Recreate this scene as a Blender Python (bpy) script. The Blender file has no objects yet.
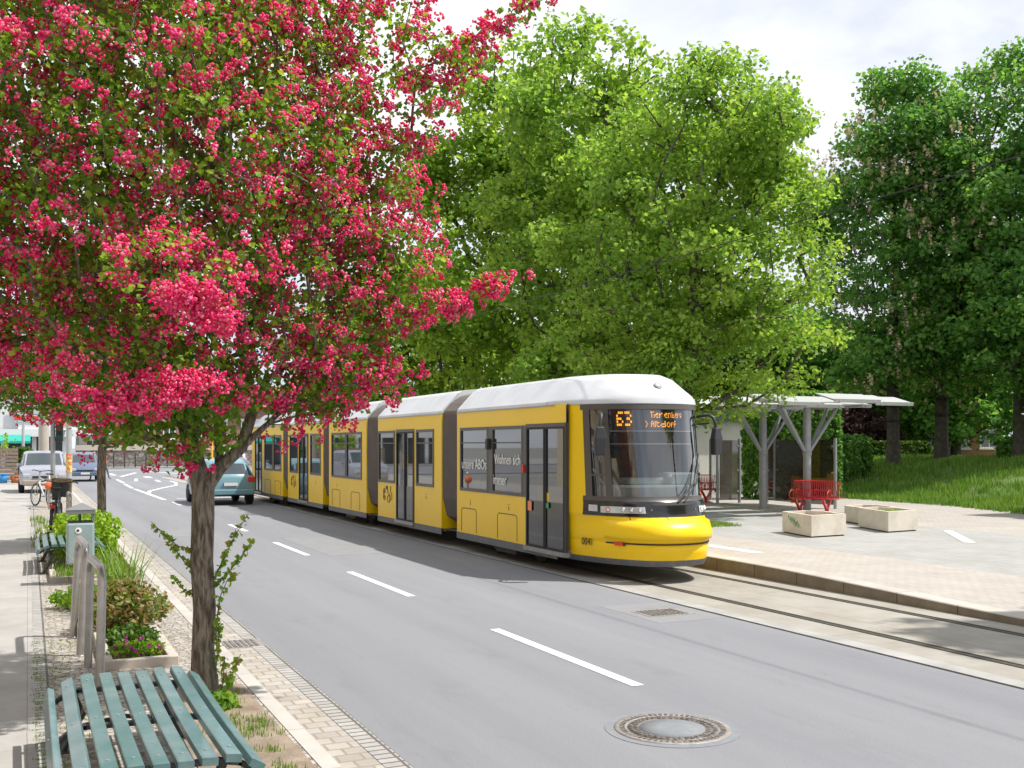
import bpy, math, random
import numpy as np
from mathutils import Vector, Matrix
SC = bpy.context.scene
COL = SC.collection
# ------------------------------------------------------------ camera, world, sun, exposure
# world: +Y runs along the street away from the camera, +X is to the right, Z up
TH = math.atan(484/1050)
CT, ST = math.cos(TH), math.sin(TH)
CAMH = 2.1
cd = bpy.data.cameras.new('camera'); cam = bpy.data.objects.new('camera', cd); COL.objects.link(cam)
cam.location = (0, 0, CAMH); cam.rotation_euler = (math.pi/2, 0, -TH)
cd.sensor_width = 36; cd.lens = 36*1050/1024; cd.shift_y = (445-384)/1024
cd.clip_start = 0.1; cd.clip_end = 2000
SC.camera = cam
SUN_EL = math.radians(59)
SDIR = Vector((math.cos(SUN_EL)*CT, -math.cos(SUN_EL)*ST, math.sin(SUN_EL)))
sl = bpy.data.lights.new('sun', 'SUN'); sun = bpy.data.objects.new('sun', sl); COL.objects.link(sun)
sl.energy = 3.15; sl.angle = math.radians(0.8); sl.color = (1.0, 0.95, 0.88)
sun.rotation_euler = SDIR.to_track_quat('Z', 'Y').to_euler()
sun.location = SDIR*60
w = bpy.data.worlds.new('World'); SC.world = w; w.use_nodes = True
nt = w.node_tree; N = nt.nodes; L = nt.links
for n in list(N): N.remove(n)
out = N.new('ShaderNodeOutputWorld')
sky = N.new('ShaderNodeTexSky'); sky.sky_type = 'NISHITA'; sky.sun_disc = False
sky.sun_elevation = SUN_EL; sky.sun_rotation = math.atan2(CT, -ST)
bg1 = N.new('ShaderNodeBackground'); bg1.inputs['Strength'].default_value = 0.10
L.new(sky.outputs[0], bg1.inputs[0])
tc = N.new('ShaderNodeTexCoord'); mp = N.new('ShaderNodeMapping'); mp.inputs['Scale'].default_value = (1, 1, 2.6)
mp.inputs['Location'].default_value = (0.3, 0.1, 0.4)
L.new(tc.outputs['Generated'], mp.inputs[0])
n1 = N.new('ShaderNodeTexNoise'); n1.inputs['Scale'].default_value = 2.3; n1.inputs['Detail'].default_value = 7; n1.inputs['Roughness'].default_value = .55
n1.inputs['Distortion'].default_value = .35
L.new(mp.outputs[0], n1.inputs[0])
r1 = N.new('ShaderNodeValToRGB')   # cloud brightness
r1.color_ramp.elements[0].position = .34; r1.color_ramp.elements[0].color = (.255, .288, .345, 1)
r1.color_ramp.elements[1].position = .56; r1.color_ramp.elements[1].color = (.445, .45, .465, 1)
L.new(n1.outputs[0], r1.inputs[0])
bg2 = N.new('ShaderNodeBackground'); bg2.inputs['Strength'].default_value = 1.33
L.new(r1.outputs[0], bg2.inputs[0])
n2 = N.new('ShaderNodeTexNoise'); n2.inputs['Scale'].default_value = 1.6; n2.inputs['Detail'].default_value = 5
L.new(mp.outputs[0], n2.inputs[0])
r2 = N.new('ShaderNodeValToRGB')   # cloud cover
r2.color_ramp.elements[0].position = .14; r2.color_ramp.elements[1].position = .30
L.new(n2.outputs[0], r2.inputs[0])
mx = N.new('ShaderNodeMixShader')
L.new(r2.outputs[0], mx.inputs[0]); L.new(bg1.outputs[0], mx.inputs[1]); L.new(bg2.outputs[0], mx.inputs[2])
L.new(mx.outputs[0], out.inputs[0])
SC.view_settings.view_transform = 'Standard'; SC.view_settings.look = 'None'; SC.view_settings.gamma = 1
SC.view_settings.exposure = 0.94
SC.render.engine = 'CYCLES'
cy = SC.cycles
cy.max_bounces = 8; cy.diffuse_bounces = 5; cy.glossy_bounces = 3; cy.transmission_bounces = 4; cy.transparent_max_bounces = 8
cy.caustics_reflective = False; cy.caustics_refractive = False
cy.use_denoising = True
try: cy.denoising_prefilter = 'ACCURATE'
except Exception: pass

# ------------------------------------------------------------ helpers
RNG = np.random.default_rng(11)
random.seed(5)
PI = math.pi
class MB:
    """collects polygons into one mesh"""
    def __init__(s): s.v = []; s.f = []; s.m = []; s.sm = []
    def add(s, vs, fs, mi=0, smooth=False):
        b = len(s.v); s.v += [tuple(x) for x in vs]
        for f in fs: s.f.append([b+i for i in f]); s.m.append(mi); s.sm.append(smooth)
    def box(s, x0, x1, y0, y1, z0, z1, mi=0, M=None):
        vs = [(x0,y0,z0),(x1,y0,z0),(x1,y1,z0),(x0,y1,z0),(x0,y0,z1),(x1,y0,z1),(x1,y1,z1),(x0,y1,z1)]
        if M is not None: vs = [tuple(M @ Vector(p)) for p in vs]
        s.add(vs, [(0,3,2,1),(4,5,6,7),(0,1,5,4),(1,2,6,5),(2,3,7,6),(3,0,4,7)], mi)
    def tube(s, pts, r, k=8, mi=0, cap=True, smooth=True):
        pts = [Vector(p) for p in pts]; n = len(pts)
        rs = r if isinstance(r, (list, tuple)) else [r]*n
        up = None; vs = []
        for i, p in enumerate(pts):
            d = (pts[min(i+1, n-1)]-pts[max(i-1, 0)]).normalized()
            if up is None:
                a = Vector((0,0,1)) if abs(d.z) < .9 else Vector((1,0,0))
                up = d.cross(a).normalized()
            up = (up-d*up.dot(d)).normalized(); w2 = d.cross(up)
            for j in range(k):
                t = 2*PI*j/k
                vs.append(p+(up*math.cos(t)+w2*math.sin(t))*rs[i])
        fs = [(i*k+j, i*k+(j+1) % k, (i+1)*k+(j+1) % k, (i+1)*k+j) for i in range(n-1) for j in range(k)]
        s.add(vs, fs, mi, smooth)
        if cap:
            s.add(vs[:k], [tuple(range(k-1, -1, -1))], mi); s.add(vs[-k:], [tuple(range(k))], mi)
    def lathe(s, prof, k=24, c=(0,0,0), mi=0, axis='z', smooth=True):
        vs = []
        for r, z in prof:
            for j in range(k):
                t = 2*PI*j/k; a, b = r*math.cos(t), r*math.sin(t)
                p = (a, b, z) if axis == 'z' else ((z, a, b) if axis == 'x' else (a, z, b))
                vs.append((p[0]+c[0], p[1]+c[1], p[2]+c[2]))
        n = len(prof)
        s.add(vs, [(i*k+j, i*k+(j+1) % k, (i+1)*k+(j+1) % k, (i+1)*k+j) for i in range(n-1) for j in range(k)], mi, smooth)
    def prism(s, poly, z0, z1, mi=0, top=True):
        n = len(poly)
        vs = [(x, y, z0) for x, y in poly]+[(x, y, z1) for x, y in poly]
        fs = [(i, (i+1) % n, n+(i+1) % n, n+i) for i in range(n)]+[tuple(range(n-1, -1, -1))]
        if top: fs.append(tuple(range(n, 2*n)))
        s.add(vs, fs, mi)
    def quad(s, a, b, c, d, mi=0): s.add([a, b, c, d], [(0,1,2,3)], mi)
    def grid(s, fn, us, vs_, mi=0, smooth=True):
        nu, nv = len(us), len(vs_)
        P = [fn(a, b) for b in vs_ for a in us]
        s.add(P, [(j*nu+i, j*nu+i+1, (j+1)*nu+i+1, (j+1)*nu+i) for j in range(nv-1) for i in range(nu-1)], mi, smooth)
def link(name, me, mats, parent=None, loc=None):
    o = bpy.data.objects.new(name, me); COL.objects.link(o)
    for m in (mats if isinstance(mats, (list, tuple)) else [mats]): me.materials.append(m)
    if parent is not None: o.parent = parent
    if loc is not None: o.location = loc
    return o
def obj(name, mb, mats, parent=None, loc=None, bevel=0, solid=0):
    me = bpy.data.meshes.new(name); me.from_pydata(mb.v, [], mb.f); me.update()
    me.polygons.foreach_set('material_index', mb.m); me.polygons.foreach_set('use_smooth', mb.sm)
    o = link(name, me, mats, parent, loc)
    if solid:
        m = o.modifiers.new('s', 'SOLIDIFY'); m.thickness = solid
    if bevel:
        m = o.modifiers.new('b', 'BEVEL'); m.width = bevel; m.segments = 2; m.limit_method = 'ANGLE'
    return o
def npobj(name, V, F, mats, parent=None, loc=None, smooth=False):
    """V (n,3), F (m,k) all polygons of k corners"""
    me = bpy.data.meshes.new(name); k = F.shape[1]
    me.vertices.add(len(V)); me.vertices.foreach_set('co', np.ascontiguousarray(V, dtype=np.float32).ravel())
    me.loops.add(F.size); me.loops.foreach_set('vertex_index', F.astype(np.int32).ravel())
    me.polygons.add(len(F)); me.polygons.foreach_set('loop_start', np.arange(0, F.size, k, dtype=np.int32))
    me.polygons.foreach_set('use_smooth', np.full(len(F), smooth))
    me.update(calc_edges=True)
    return link(name, me, mats, parent, loc)
def thing(name, label, cat, loc=(0,0,0), rz=0, group=None):
    o = bpy.data.objects.new(name, None); COL.objects.link(o); o.empty_display_size = .2
    o.location = loc; o.rotation_euler = (0, 0, rz); return tag(o, label, cat, group)
def tag(o, label, cat, group=None):
    o['label'] = label; o['category'] = cat
    if group: o['group'] = group
    return o
def struct(name, mb, m, **k):
    o = obj(name, mb, m, **k); o['kind'] = 'structure'; return o
def copy_tree(o, parent=None):
    kids = list(o.children)
    c = o.copy(); COL.objects.link(c)
    if parent is not None: c.parent = parent
    for ch in kids: copy_tree(ch, c)
    return c
def text_mesh(name, s, size, mat_, parent=None, M=None, extrude=.002, align='CENTER', squash=1.0):
    cu = bpy.data.curves.new(name, 'FONT'); cu.body = s; cu.size = size; cu.extrude = extrude; cu.align_x = align; cu.align_y = 'CENTER'
    t = bpy.data.objects.new(name, cu); COL.objects.link(t)
    bpy.context.view_layer.update()
    me = bpy.data.meshes.new_from_object(t); bpy.data.objects.remove(t)
    me.transform(Matrix.Diagonal((squash, 1, 1, 1)))
    if M is not None: me.transform(M)
    me.name = name; me.materials.clear()
    return link(name, me, mat_, parent)

# ------------------------------------------------------------ materials
def newmat(name):
    m = bpy.data.materials.new(name); m.use_nodes = True
    n = m.node_tree; b = n.nodes['Principled BSDF']; return m, n, n.nodes, n.links, b
def mat(name, col, rough=.6, metal=0, col2=None, vs=4, vpos=(.35,.65), bump=0, bs=60, spec=.5, coat=0, dirt=None, ds=1.2, scale=(1,1,1), emis=0):
    m, n, nn, ll, b = newmat(name)
    b.inputs['Base Color'].default_value = (*col, 1); b.inputs['Roughness'].default_value = rough
    b.inputs['Metallic'].default_value = metal; b.inputs['Specular IOR Level'].default_value = spec
    b.inputs['Coat Weight'].default_value = coat; b.inputs['Coat Roughness'].default_value = .06
    if emis: b.inputs['Emission Color'].default_value = (*col, 1); b.inputs['Emission Strength'].default_value = emis
    t = nn.new('ShaderNodeTexCoord'); mp = nn.new('ShaderNodeMapping'); mp.inputs['Scale'].default_value = scale
    ll.new(t.outputs['Object'], mp.inputs[0]); src = mp.outputs[0]; last = None
    if col2:
        x = nn.new('ShaderNodeTexNoise'); x.inputs['Scale'].default_value = vs; x.inputs['Detail'].default_value = 6
        ll.new(src, x.inputs[0]); r = nn.new('ShaderNodeValToRGB')
        r.color_ramp.elements[0].position = vpos[0]; r.color_ramp.elements[0].color = (*col, 1)
        r.color_ramp.elements[1].position = vpos[1]; r.color_ramp.elements[1].color = (*col2, 1)
        ll.new(x.outputs[0], r.inputs[0]); last = r.outputs[0]
    if dirt:
        x = nn.new('ShaderNodeTexNoise'); x.inputs['Scale'].default_value = ds; x.inputs['Detail'].default_value = 8; x.inputs['Roughness'].default_value = .65
        ll.new(src, x.inputs[0]); r = nn.new('ShaderNodeValToRGB'); r.color_ramp.elements[0].position = .48; r.color_ramp.elements[1].position = .72
        r.color_ramp.elements[0].color = (0,0,0,1); r.color_ramp.elements[1].color = (.7,.7,.7,1)
        ll.new(x.outputs[0], r.inputs[0])
        q = nn.new('ShaderNodeMix'); q.data_type = 'RGBA'; q.inputs['A'].default_value = (*col, 1); q.inputs['B'].default_value = (*dirt, 1)
        if last: ll.new(last, q.inputs['A'])
        ll.new(r.outputs[0], q.inputs['Factor']); last = q.outputs['Result']
    if last: ll.new(last, b.inputs['Base Color'])
    if bump:
        x = nn.new('ShaderNodeTexNoise'); x.inputs['Scale'].default_value = bs; x.inputs['Detail'].default_value = 4
        ll.new(src, x.inputs[0]); bp = nn.new('ShaderNodeBump'); bp.inputs['Strength'].default_value = bump; bp.inputs['Distance'].default_value = .02
        ll.new(x.outputs[0], bp.inputs['Height']); ll.new(bp.outputs[0], b.inputs['Normal'])
    return m
def brickmat(name, c1, c2, cm, bw, bh, mortar=.01, rough=.85, rot=0, offset=.5, bump=.3, dirt=None, ds=.6, plane='xy', bias=0):
    m, n, nn, ll, b = newmat(name); b.inputs['Roughness'].default_value = rough
    t = nn.new('ShaderNodeTexCoord'); mp = nn.new('ShaderNodeMapping')
    mp.inputs['Rotation'].default_value = {'xy': (0,0,rot), 'xz': (PI/2,0,0), 'yz': (PI/2,0,PI/2)}[plane]
    if plane == 'yz': # map (y,z) -> (x,y)
        sx = nn.new('ShaderNodeSeparateXYZ'); cx = nn.new('ShaderNodeCombineXYZ'); ll.new(t.outputs['Object'], sx.inputs[0])
        ll.new(sx.outputs[1], cx.inputs[0]); ll.new(sx.outputs[2], cx.inputs[1]); src = cx.outputs[0]
    elif plane == 'xz':
        sx = nn.new('ShaderNodeSeparateXYZ'); cx = nn.new('ShaderNodeCombineXYZ'); ll.new(t.outputs['Object'], sx.inputs[0])
        ll.new(sx.outputs[0], cx.inputs[0]); ll.new(sx.outputs[2], cx.inputs[1]); src = cx.outputs[0]
    else:
        ll.new(t.outputs['Object'], mp.inputs[0]); src = mp.outputs[0]
    k = nn.new('ShaderNodeTexBrick'); k.inputs['Color1'].default_value = (*c1,1); k.inputs['Color2'].default_value = (*c2,1); k.inputs['Mortar'].default_value = (*cm,1)
    k.inputs['Scale'].default_value = 1; k.inputs['Brick Width'].default_value = bw; k.inputs['Row Height'].default_value = bh
    k.inputs['Mortar Size'].default_value = mortar; k.inputs['Mortar Smooth'].default_value = .4; k.offset = offset; k.inputs['Bias'].default_value = bias
    # slightly uneven joints
    x = nn.new('ShaderNodeTexNoise'); x.inputs['Scale'].default_value = 3; x.inputs['Detail'].default_value = 4; ll.new(src, x.inputs[0])
    vm = nn.new('ShaderNodeVectorMath'); vm.operation = 'MULTIPLY_ADD'; vm.inputs[1].default_value = (.012,)*3; ll.new(x.outputs['Color'], vm.inputs[0]); ll.new(src, vm.inputs[2])
    ll.new(vm.outputs[0], k.inputs[0]); last = k.outputs[0]
    x2 = nn.new('ShaderNodeTexNoise'); x2.inputs['Scale'].default_value = ds; x2.inputs['Detail'].default_value = 8; x2.inputs['Roughness'].default_value = .7; ll.new(src, x2.inputs[0])
    r = nn.new('ShaderNodeValToRGB'); r.color_ramp.elements[0].position = .3; r.color_ramp.elements[1].position = .72
    d = dirt or tuple(.62*c for c in c1)
    r.color_ramp.elements[0].color = (1,1,1,1); r.color_ramp.elements[1].color = tuple(dd/max(cc, 1e-3) for dd, cc in zip(d, c1))+(1,)
    ll.new(x2.outputs[0], r.inputs[0])
    q = nn.new('ShaderNodeMix'); q.data_type = 'RGBA'; q.blend_type = 'MULTIPLY'; q.inputs['Factor'].default_value = 1
    ll.new(last, q.inputs['A']); ll.new(r.outputs[0], q.inputs['B']); ll.new(q.outputs['Result'], b.inputs['Base Color'])
    bp = nn.new('ShaderNodeBump'); bp.inputs['Strength'].default_value = bump; bp.inputs['Distance'].default_value = .01; bp.invert = True
    ll.new(k.outputs['Fac'], bp.inputs['Height']); ll.new(bp.outputs[0], b.inputs['Normal'])
    return m
def cobblemat(name, c1, c2, cm, size, dirt=None, warp=(1,1,1)):
    m, n, nn, ll, b = newmat(name); b.inputs['Roughness'].default_value = .85
    t = nn.new('ShaderNodeTexCoord'); mp = nn.new('ShaderNodeMapping'); mp.inputs['Scale'].default_value = warp
    ll.new(t.outputs['Object'], mp.inputs[0])
    v = nn.new('ShaderNodeTexVoronoi'); v.feature = 'DISTANCE_TO_EDGE'; v.inputs['Scale'].default_value = 1/size; v.inputs['Randomness'].default_value = .75
    v2 = nn.new('ShaderNodeTexVoronoi'); v2.inputs['Scale'].default_value = 1/size; v2.inputs['Randomness'].default_value = .75
    ll.new(mp.outputs[0], v.inputs[0]); ll.new(mp.outputs[0], v2.inputs[0])
    cr = nn.new('ShaderNodeMix'); cr.data_type = 'RGBA'; cr.inputs['A'].default_value = (*c1,1); cr.inputs['B'].default_value = (*c2,1)
    sp = nn.new('ShaderNodeSeparateColor'); ll.new(v2.outputs['Color'], sp.inputs[0]); ll.new(sp.outputs[0], cr.inputs['Factor'])
    r = nn.new('ShaderNodeValToRGB'); r.color_ramp.elements[0].position = .02; r.color_ramp.elements[1].position = .12
    ll.new(v.outputs['Distance'], r.inputs[0])
    q = nn.new('ShaderNodeMix'); q.data_type = 'RGBA'; q.inputs['A'].default_value = (*cm,1); ll.new(r.outputs[0], q.inputs['Factor']); ll.new(cr.outputs['Result'], q.inputs['B'])
    last = q.outputs['Result']
    if dirt:
        x = nn.new('ShaderNodeTexNoise'); x.inputs['Scale'].default_value = 1.1; x.inputs['Detail'].default_value = 8; ll.new(t.outputs['Object'], x.inputs[0])
        r3 = nn.new('ShaderNodeValToRGB'); r3.color_ramp.elements[0].position = .5; r3.color_ramp.elements[1].position = .75; r3.color_ramp.elements[1].color = (.6,.6,.6,1)
        ll.new(x.outputs[0], r3.inputs[0]); q2 = nn.new('ShaderNodeMix'); q2.data_type = 'RGBA'; q2.inputs['B'].default_value = (*dirt,1)
        ll.new(r3.outputs[0], q2.inputs['Factor']); ll.new(last, q2.inputs['A']); last = q2.outputs['Result']
    ll.new(last, b.inputs['Base Color'])
    bp = nn.new('ShaderNodeBump'); bp.inputs['Strength'].default_value = .5; bp.inputs['Distance'].default_value = .012
    ll.new(r.outputs[0], bp.inputs['Height']); ll.new(bp.outputs[0], b.inputs['Normal'])
    return m
def leafmat(name, cols, trans=.45, rough=.5, tcol=1.25, clump=None):
    """each leaf takes its own colour out of cols; light shines through it"""
    m, n, nn, ll, b = newmat(name)
    g = nn.new('ShaderNodeNewGeometry'); r = nn.new('ShaderNodeValToRGB')
    e = r.color_ramp.elements; k = len(cols)
    e[0].position = 0; e[0].color = (*cols[0],1); e[1].position = 1; e[1].color = (*cols[-1],1)
    for i in range(1, k-1): z = e.new(i/(k-1)); z.color = (*cols[i],1)
    ll.new(g.outputs['Random Per Island'], r.inputs[0]); last = r.outputs[0]
    if clump:   # twig groups of another green
        t = nn.new('ShaderNodeTexCoord'); x = nn.new('ShaderNodeTexNoise'); x.inputs['Scale'].default_value = clump[0]; x.inputs['Detail'].default_value = 2
        ll.new(t.outputs['Object'], x.inputs[0]); rr = nn.new('ShaderNodeValToRGB'); rr.color_ramp.elements[0].position = .42; rr.color_ramp.elements[1].position = .6
        ll.new(x.outputs[0], rr.inputs[0]); q = nn.new('ShaderNodeMix'); q.data_type = 'RGBA'; q.blend_type = 'MULTIPLY'; q.inputs['B'].default_value = (*clump[1],1)
        ll.new(rr.outputs[0], q.inputs['Factor']); ll.new(last, q.inputs['A']); last = q.outputs['Result']
    b.inputs['Roughness'].default_value = rough; b.inputs['Specular IOR Level'].default_value = .35
    ll.new(last, b.inputs['Base Color'])
    tr = nn.new('ShaderNodeBsdfTranslucent'); q = nn.new('ShaderNodeMix'); q.data_type = 'RGBA'; q.blend_type = 'MULTIPLY'; q.inputs['Factor'].default_value = 1
    q.inputs['B'].default_value = (tcol, tcol*1.0, tcol*.55, 1); ll.new(last, q.inputs['A']); ll.new(q.outputs['Result'], tr.inputs[0])
    ms = nn.new('ShaderNodeMixShader'); ms.inputs[0].default_value = trans
    ll.new(b.outputs[0], ms.inputs[1]); ll.new(tr.outputs[0], ms.inputs[2]); ll.new(ms.outputs[0], nn['Material Output'].inputs[0])
    return m
def glassmat(name, tint, clear=.5, rough=.02, gloss=.12, mx_=.95):
    """pane: part see-through, the rest tinted, with a mirror coat that grows at grazing angles"""
    m, n, nn, ll, b = newmat(name)
    tp = nn.new('ShaderNodeBsdfTransparent'); tp.inputs[0].default_value = (*[min(1, .75+t) for t in tint], 1)
    df = nn.new('ShaderNodeBsdfDiffuse'); df.inputs[0].default_value = (*tint,1)
    a = nn.new('ShaderNodeMixShader'); a.inputs[0].default_value = 1-clear; ll.new(tp.outputs[0], a.inputs[1]); ll.new(df.outputs[0], a.inputs[2])
    gl = nn.new('ShaderNodeBsdfGlossy'); gl.inputs['Roughness'].default_value = rough; gl.inputs[0].default_value = (.95,.97,1,1)
    lw = nn.new('ShaderNodeLayerWeight'); lw.inputs[0].default_value = .5
    mr = nn.new('ShaderNodeMapRange'); mr.inputs['To Min'].default_value = gloss; mr.inputs['To Max'].default_value = mx_
    pw = nn.new('ShaderNodeMath'); pw.operation = 'POWER'; pw.inputs[1].default_value = 2.5
    ll.new(lw.outputs['Facing'], pw.inputs[0]); ll.new(pw.outputs[0], mr.inputs[0])
    c = nn.new('ShaderNodeMixShader'); ll.new(mr.outputs[0], c.inputs[0]); ll.new(a.outputs[0], c.inputs[1]); ll.new(gl.outputs[0], c.inputs[2])
    ll.new(c.outputs[0], nn['Material Output'].inputs[0])
    return m
M = {}
def asphalt():
    m, n, nn, ll, b = newmat('asphalt'); b.inputs['Roughness'].default_value = .85; b.inputs['Specular IOR Level'].default_value = .35
    t = nn.new('ShaderNodeTexCoord')
    def noise(s, d, r, sc=(1,1,1)):
        mp = nn.new('ShaderNodeMapping'); mp.inputs['Scale'].default_value = sc; ll.new(t.outputs['Object'], mp.inputs[0])
        x = nn.new('ShaderNodeTexNoise'); x.inputs['Scale'].default_value = s; x.inputs['Detail'].default_value = d; x.inputs['Roughness'].default_value = r
        ll.new(mp.outputs[0], x.inputs[0]); return x
    a = noise(75, 5, .85); r = nn.new('ShaderNodeValToRGB')
    r.color_ramp.elements[0].position = .3; r.color_ramp.elements[0].color = (.160,.165,.181,1); r.color_ramp.elements[1].position = .7; r.color_ramp.elements[1].color = (.262,.269,.288,1)
    ll.new(a.outputs[0], r.inputs[0])
    c = noise(.9, 6, .6, (1, .05, 1)); r2 = nn.new('ShaderNodeValToRGB'); r2.color_ramp.elements[0].position = .3; r2.color_ramp.elements[0].color = (.84,.84,.86,1)
    r2.color_ramp.elements[1].position = .7; r2.color_ramp.elements[1].color = (1.08,1.08,1.07,1); ll.new(c.outputs[0], r2.inputs[0])
    q = nn.new('ShaderNodeMix'); q.data_type = 'RGBA'; q.blend_type = 'MULTIPLY'; q.inputs['Factor'].default_value = 1; ll.new(r.outputs[0], q.inputs['A']); ll.new(r2.outputs[0], q.inputs['B'])
    d = noise(2.2, 8, .7, (1, .35, 1)); r3 = nn.new('ShaderNodeValToRGB'); r3.color_ramp.elements[0].position = .55; r3.color_ramp.elements[1].position = .75
    r3.color_ramp.elements[0].color = (1,1,1,1); r3.color_ramp.elements[1].color = (.88,.87,.86,1); ll.new(d.outputs[0], r3.inputs[0])
    q2 = nn.new('ShaderNodeMix'); q2.data_type = 'RGBA'; q2.blend_type = 'MULTIPLY'; q2.inputs['Factor'].default_value = 1; ll.new(q.outputs['Result'], q2.inputs['A']); ll.new(r3.outputs[0], q2.inputs['B'])
    ll.new(q2.outputs['Result'], b.inputs['Base Color'])
    bp = nn.new('ShaderNodeBump'); bp.inputs['Strength'].default_value = .35; bp.inputs['Distance'].default_value = .006; ll.new(a.outputs[0], bp.inputs['Height']); ll.new(bp.outputs[0], b.inputs['Normal'])
    return m
M['asphalt'] = asphalt()
M['patch'] = mat('asphalt_seam', (.085,.082,.078), .9, col2=(.15,.145,.14), vs=60)
M['conc'] = brickmat('track_concrete', (.35,.335,.305), (.32,.31,.285), (.16,.145,.12), 6.0, 3.0, .006, rot=PI/2, bump=.15, dirt=(.24,.215,.175), ds=1.3)
M['concgrey'] = mat('track_edge_concrete', (.30,.30,.295), .85, col2=(.37,.365,.35), vs=3, dirt=(.2,.19,.17), bump=.1)
M['rail'] = mat('rail_steel', (.10,.088,.078), .42, .6, col2=(.17,.15,.13), vs=30)
M['groove'] = mat('rail_groove', (.018,.015,.013), .9)
M['walk'] = brickmat('footway_slab', (.40,.385,.365), (.37,.36,.345), (.24,.225,.205), 1.8, 2.6, .004, rot=0, offset=0, bump=.1, dirt=(.29,.28,.265), ds=1.6)
M['cobble'] = cobblemat('small_granite_setts', (.44,.41,.375), (.31,.29,.27), (.17,.14,.105), .075, dirt=(.25,.22,.17))
M['slab'] = brickmat('granite_kerb_slab', (.50,.48,.45), (.46,.445,.42), (.22,.20,.17), 1.0, 4.0, .005, rot=PI/2, bump=.1, dirt=(.38,.355,.325), ds=2)
M['gutter'] = brickmat('gutter_setts', (.46,.435,.405), (.35,.33,.315), (.31,.27,.22), .17, .15, .012, rot=0, bump=.5, dirt=(.33,.30,.25), ds=1.6)
M['sett'] = brickmat('edge_setts', (.44,.43,.42), (.35,.345,.34), (.13,.12,.105), .16, .10, .012, rot=0, offset=0, bump=.6, dirt=(.30,.29,.27), ds=2)
M['paverpink'] = brickmat('beige_paving', (.425,.40,.375), (.39,.365,.34), (.29,.27,.25), .20, .10, .006, rot=PI/2, bump=.3, dirt=(.35,.315,.28), ds=.9)
M['pavergrey'] = brickmat('grey_paving', (.37,.37,.365), (.34,.34,.335), (.25,.245,.235), .20, .20, .007, rot=0, bump=.3, dirt=(.29,.285,.27), ds=.8)
M['kerb'] = brickmat('platform_kerb_stone', (.27,.225,.165), (.235,.195,.145), (.09,.07,.05), 1.0, .6, .010, plane='yz', bump=.3, dirt=(.16,.13,.09), ds=3)
M['kerbtop'] = brickmat('platform_kerb_top', (.50,.47,.43), (.46,.43,.40), (.26,.23,.19), 1.0, 1.0, .008, rot=PI/2, bump=.2, dirt=(.36,.33,.29), ds=2)
M['white'] = mat('road_marking', (.78,.78,.76), .6, col2=(.70,.70,.68), vs=20, dirt=(.40,.40,.40), ds=16)
M['grass'] = mat('grass_soil', (.075,.125,.025), .9, col2=(.11,.17,.035), vs=1.5, dirt=(.20,.16,.10), ds=.6, bump=.4, bs=14)
M['soil'] = mat('soil', (.22,.17,.125), .95, col2=(.31,.25,.195), vs=6, dirt=(.14,.11,.08), ds=4, bump=.5, bs=40)
M['bed'] = mat('bed_kerb', (.42,.38,.33), .85, col2=(.48,.44,.39), vs=5, bump=.15, dirt=(.3,.26,.22), ds=4)
M['far'] = mat('far_ground', (.20,.20,.19), .9, col2=(.24,.235,.22), vs=.2)

M['sealed'] = mat('bitumen_patch', (.17,.19,.215), .8, col2=(.21,.215,.225), vs=12)
M['repair'] = mat('newer_asphalt', (.185,.19,.20), .85, col2=(.25,.253,.262), vs=60, dirt=(.17,.17,.175), ds=3)
# ------------------------------------------------------------ ground
def zk(v):   # platform kerb is high beside the stop and falls towards the camera
    t = min(1, max(0, (v-7.5)/6.5)); t = t*t*(3-2*t); return .085+.135*t
m = MB(); m.box(-400, 420, -60, 700, -.3, -.06); struct('ground', m, M['far'])
m = MB(); m.box(2.28, 7.75, -14, 72, -.05, 0); m.box(-45, 60, 72, 100, -.05, 0); struct('road', m, M['asphalt'])
m = MB(); m.box(-8, .05, -14, 70, -.05, .05); struct('sidewalk', m, M['walk'])
m = MB(); m.box(.05, 1.69, -14, 70, -.05, .049); struct('cobbled_strip', m, M['cobble'])
m = MB(); m.box(.05, .17, -14, 70, .049, .053); struct('sett_border', m, M['sett'])
m = MB(); m.box(1.69, 1.81, -14, 70, -.05, .055); struct('kerb', m, M['slab'])
m = MB(); m.box(1.81, 2.10, -14, 70, -.05, .012); struct('gutter', m, M['gutter'])
m = MB(); m.box(2.10, 2.26, -14, 70, -.05, .016); struct('gutter_edge', m, M['sett'])
m = MB(); m.box(2.26, 2.28, -14, 70, -.05, -.004); struct('gutter_joint', m, M['groove'])
# tram track in concrete
m = MB(); m.box(7.75, 7.80, -14, 72, -.05, -.003, 2); m.box(7.80, 8.02, -14, 72, -.05, .004, 1); m.box(8.02, 10.45, -14, 72, -.05, .001, 0)
struct('tram_track', m, [M['conc'], M['concgrey'], M['groove']])
m = MB()
for u in (8.53, 9.95):
    m.box(u-.035, u+.03, -14, 75, -.02, .006, 0); m.box(u+.03, u+.075, -14, 75, -.02, .0035, 1); m.box(u+.075, u+.09, -14, 75, -.02, .006, 0)
    m.box(u-.055, u-.035, -14, 75, -.02, .0032, 1)
struct('rails', m, [M['rail'], M['groove']])
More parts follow.
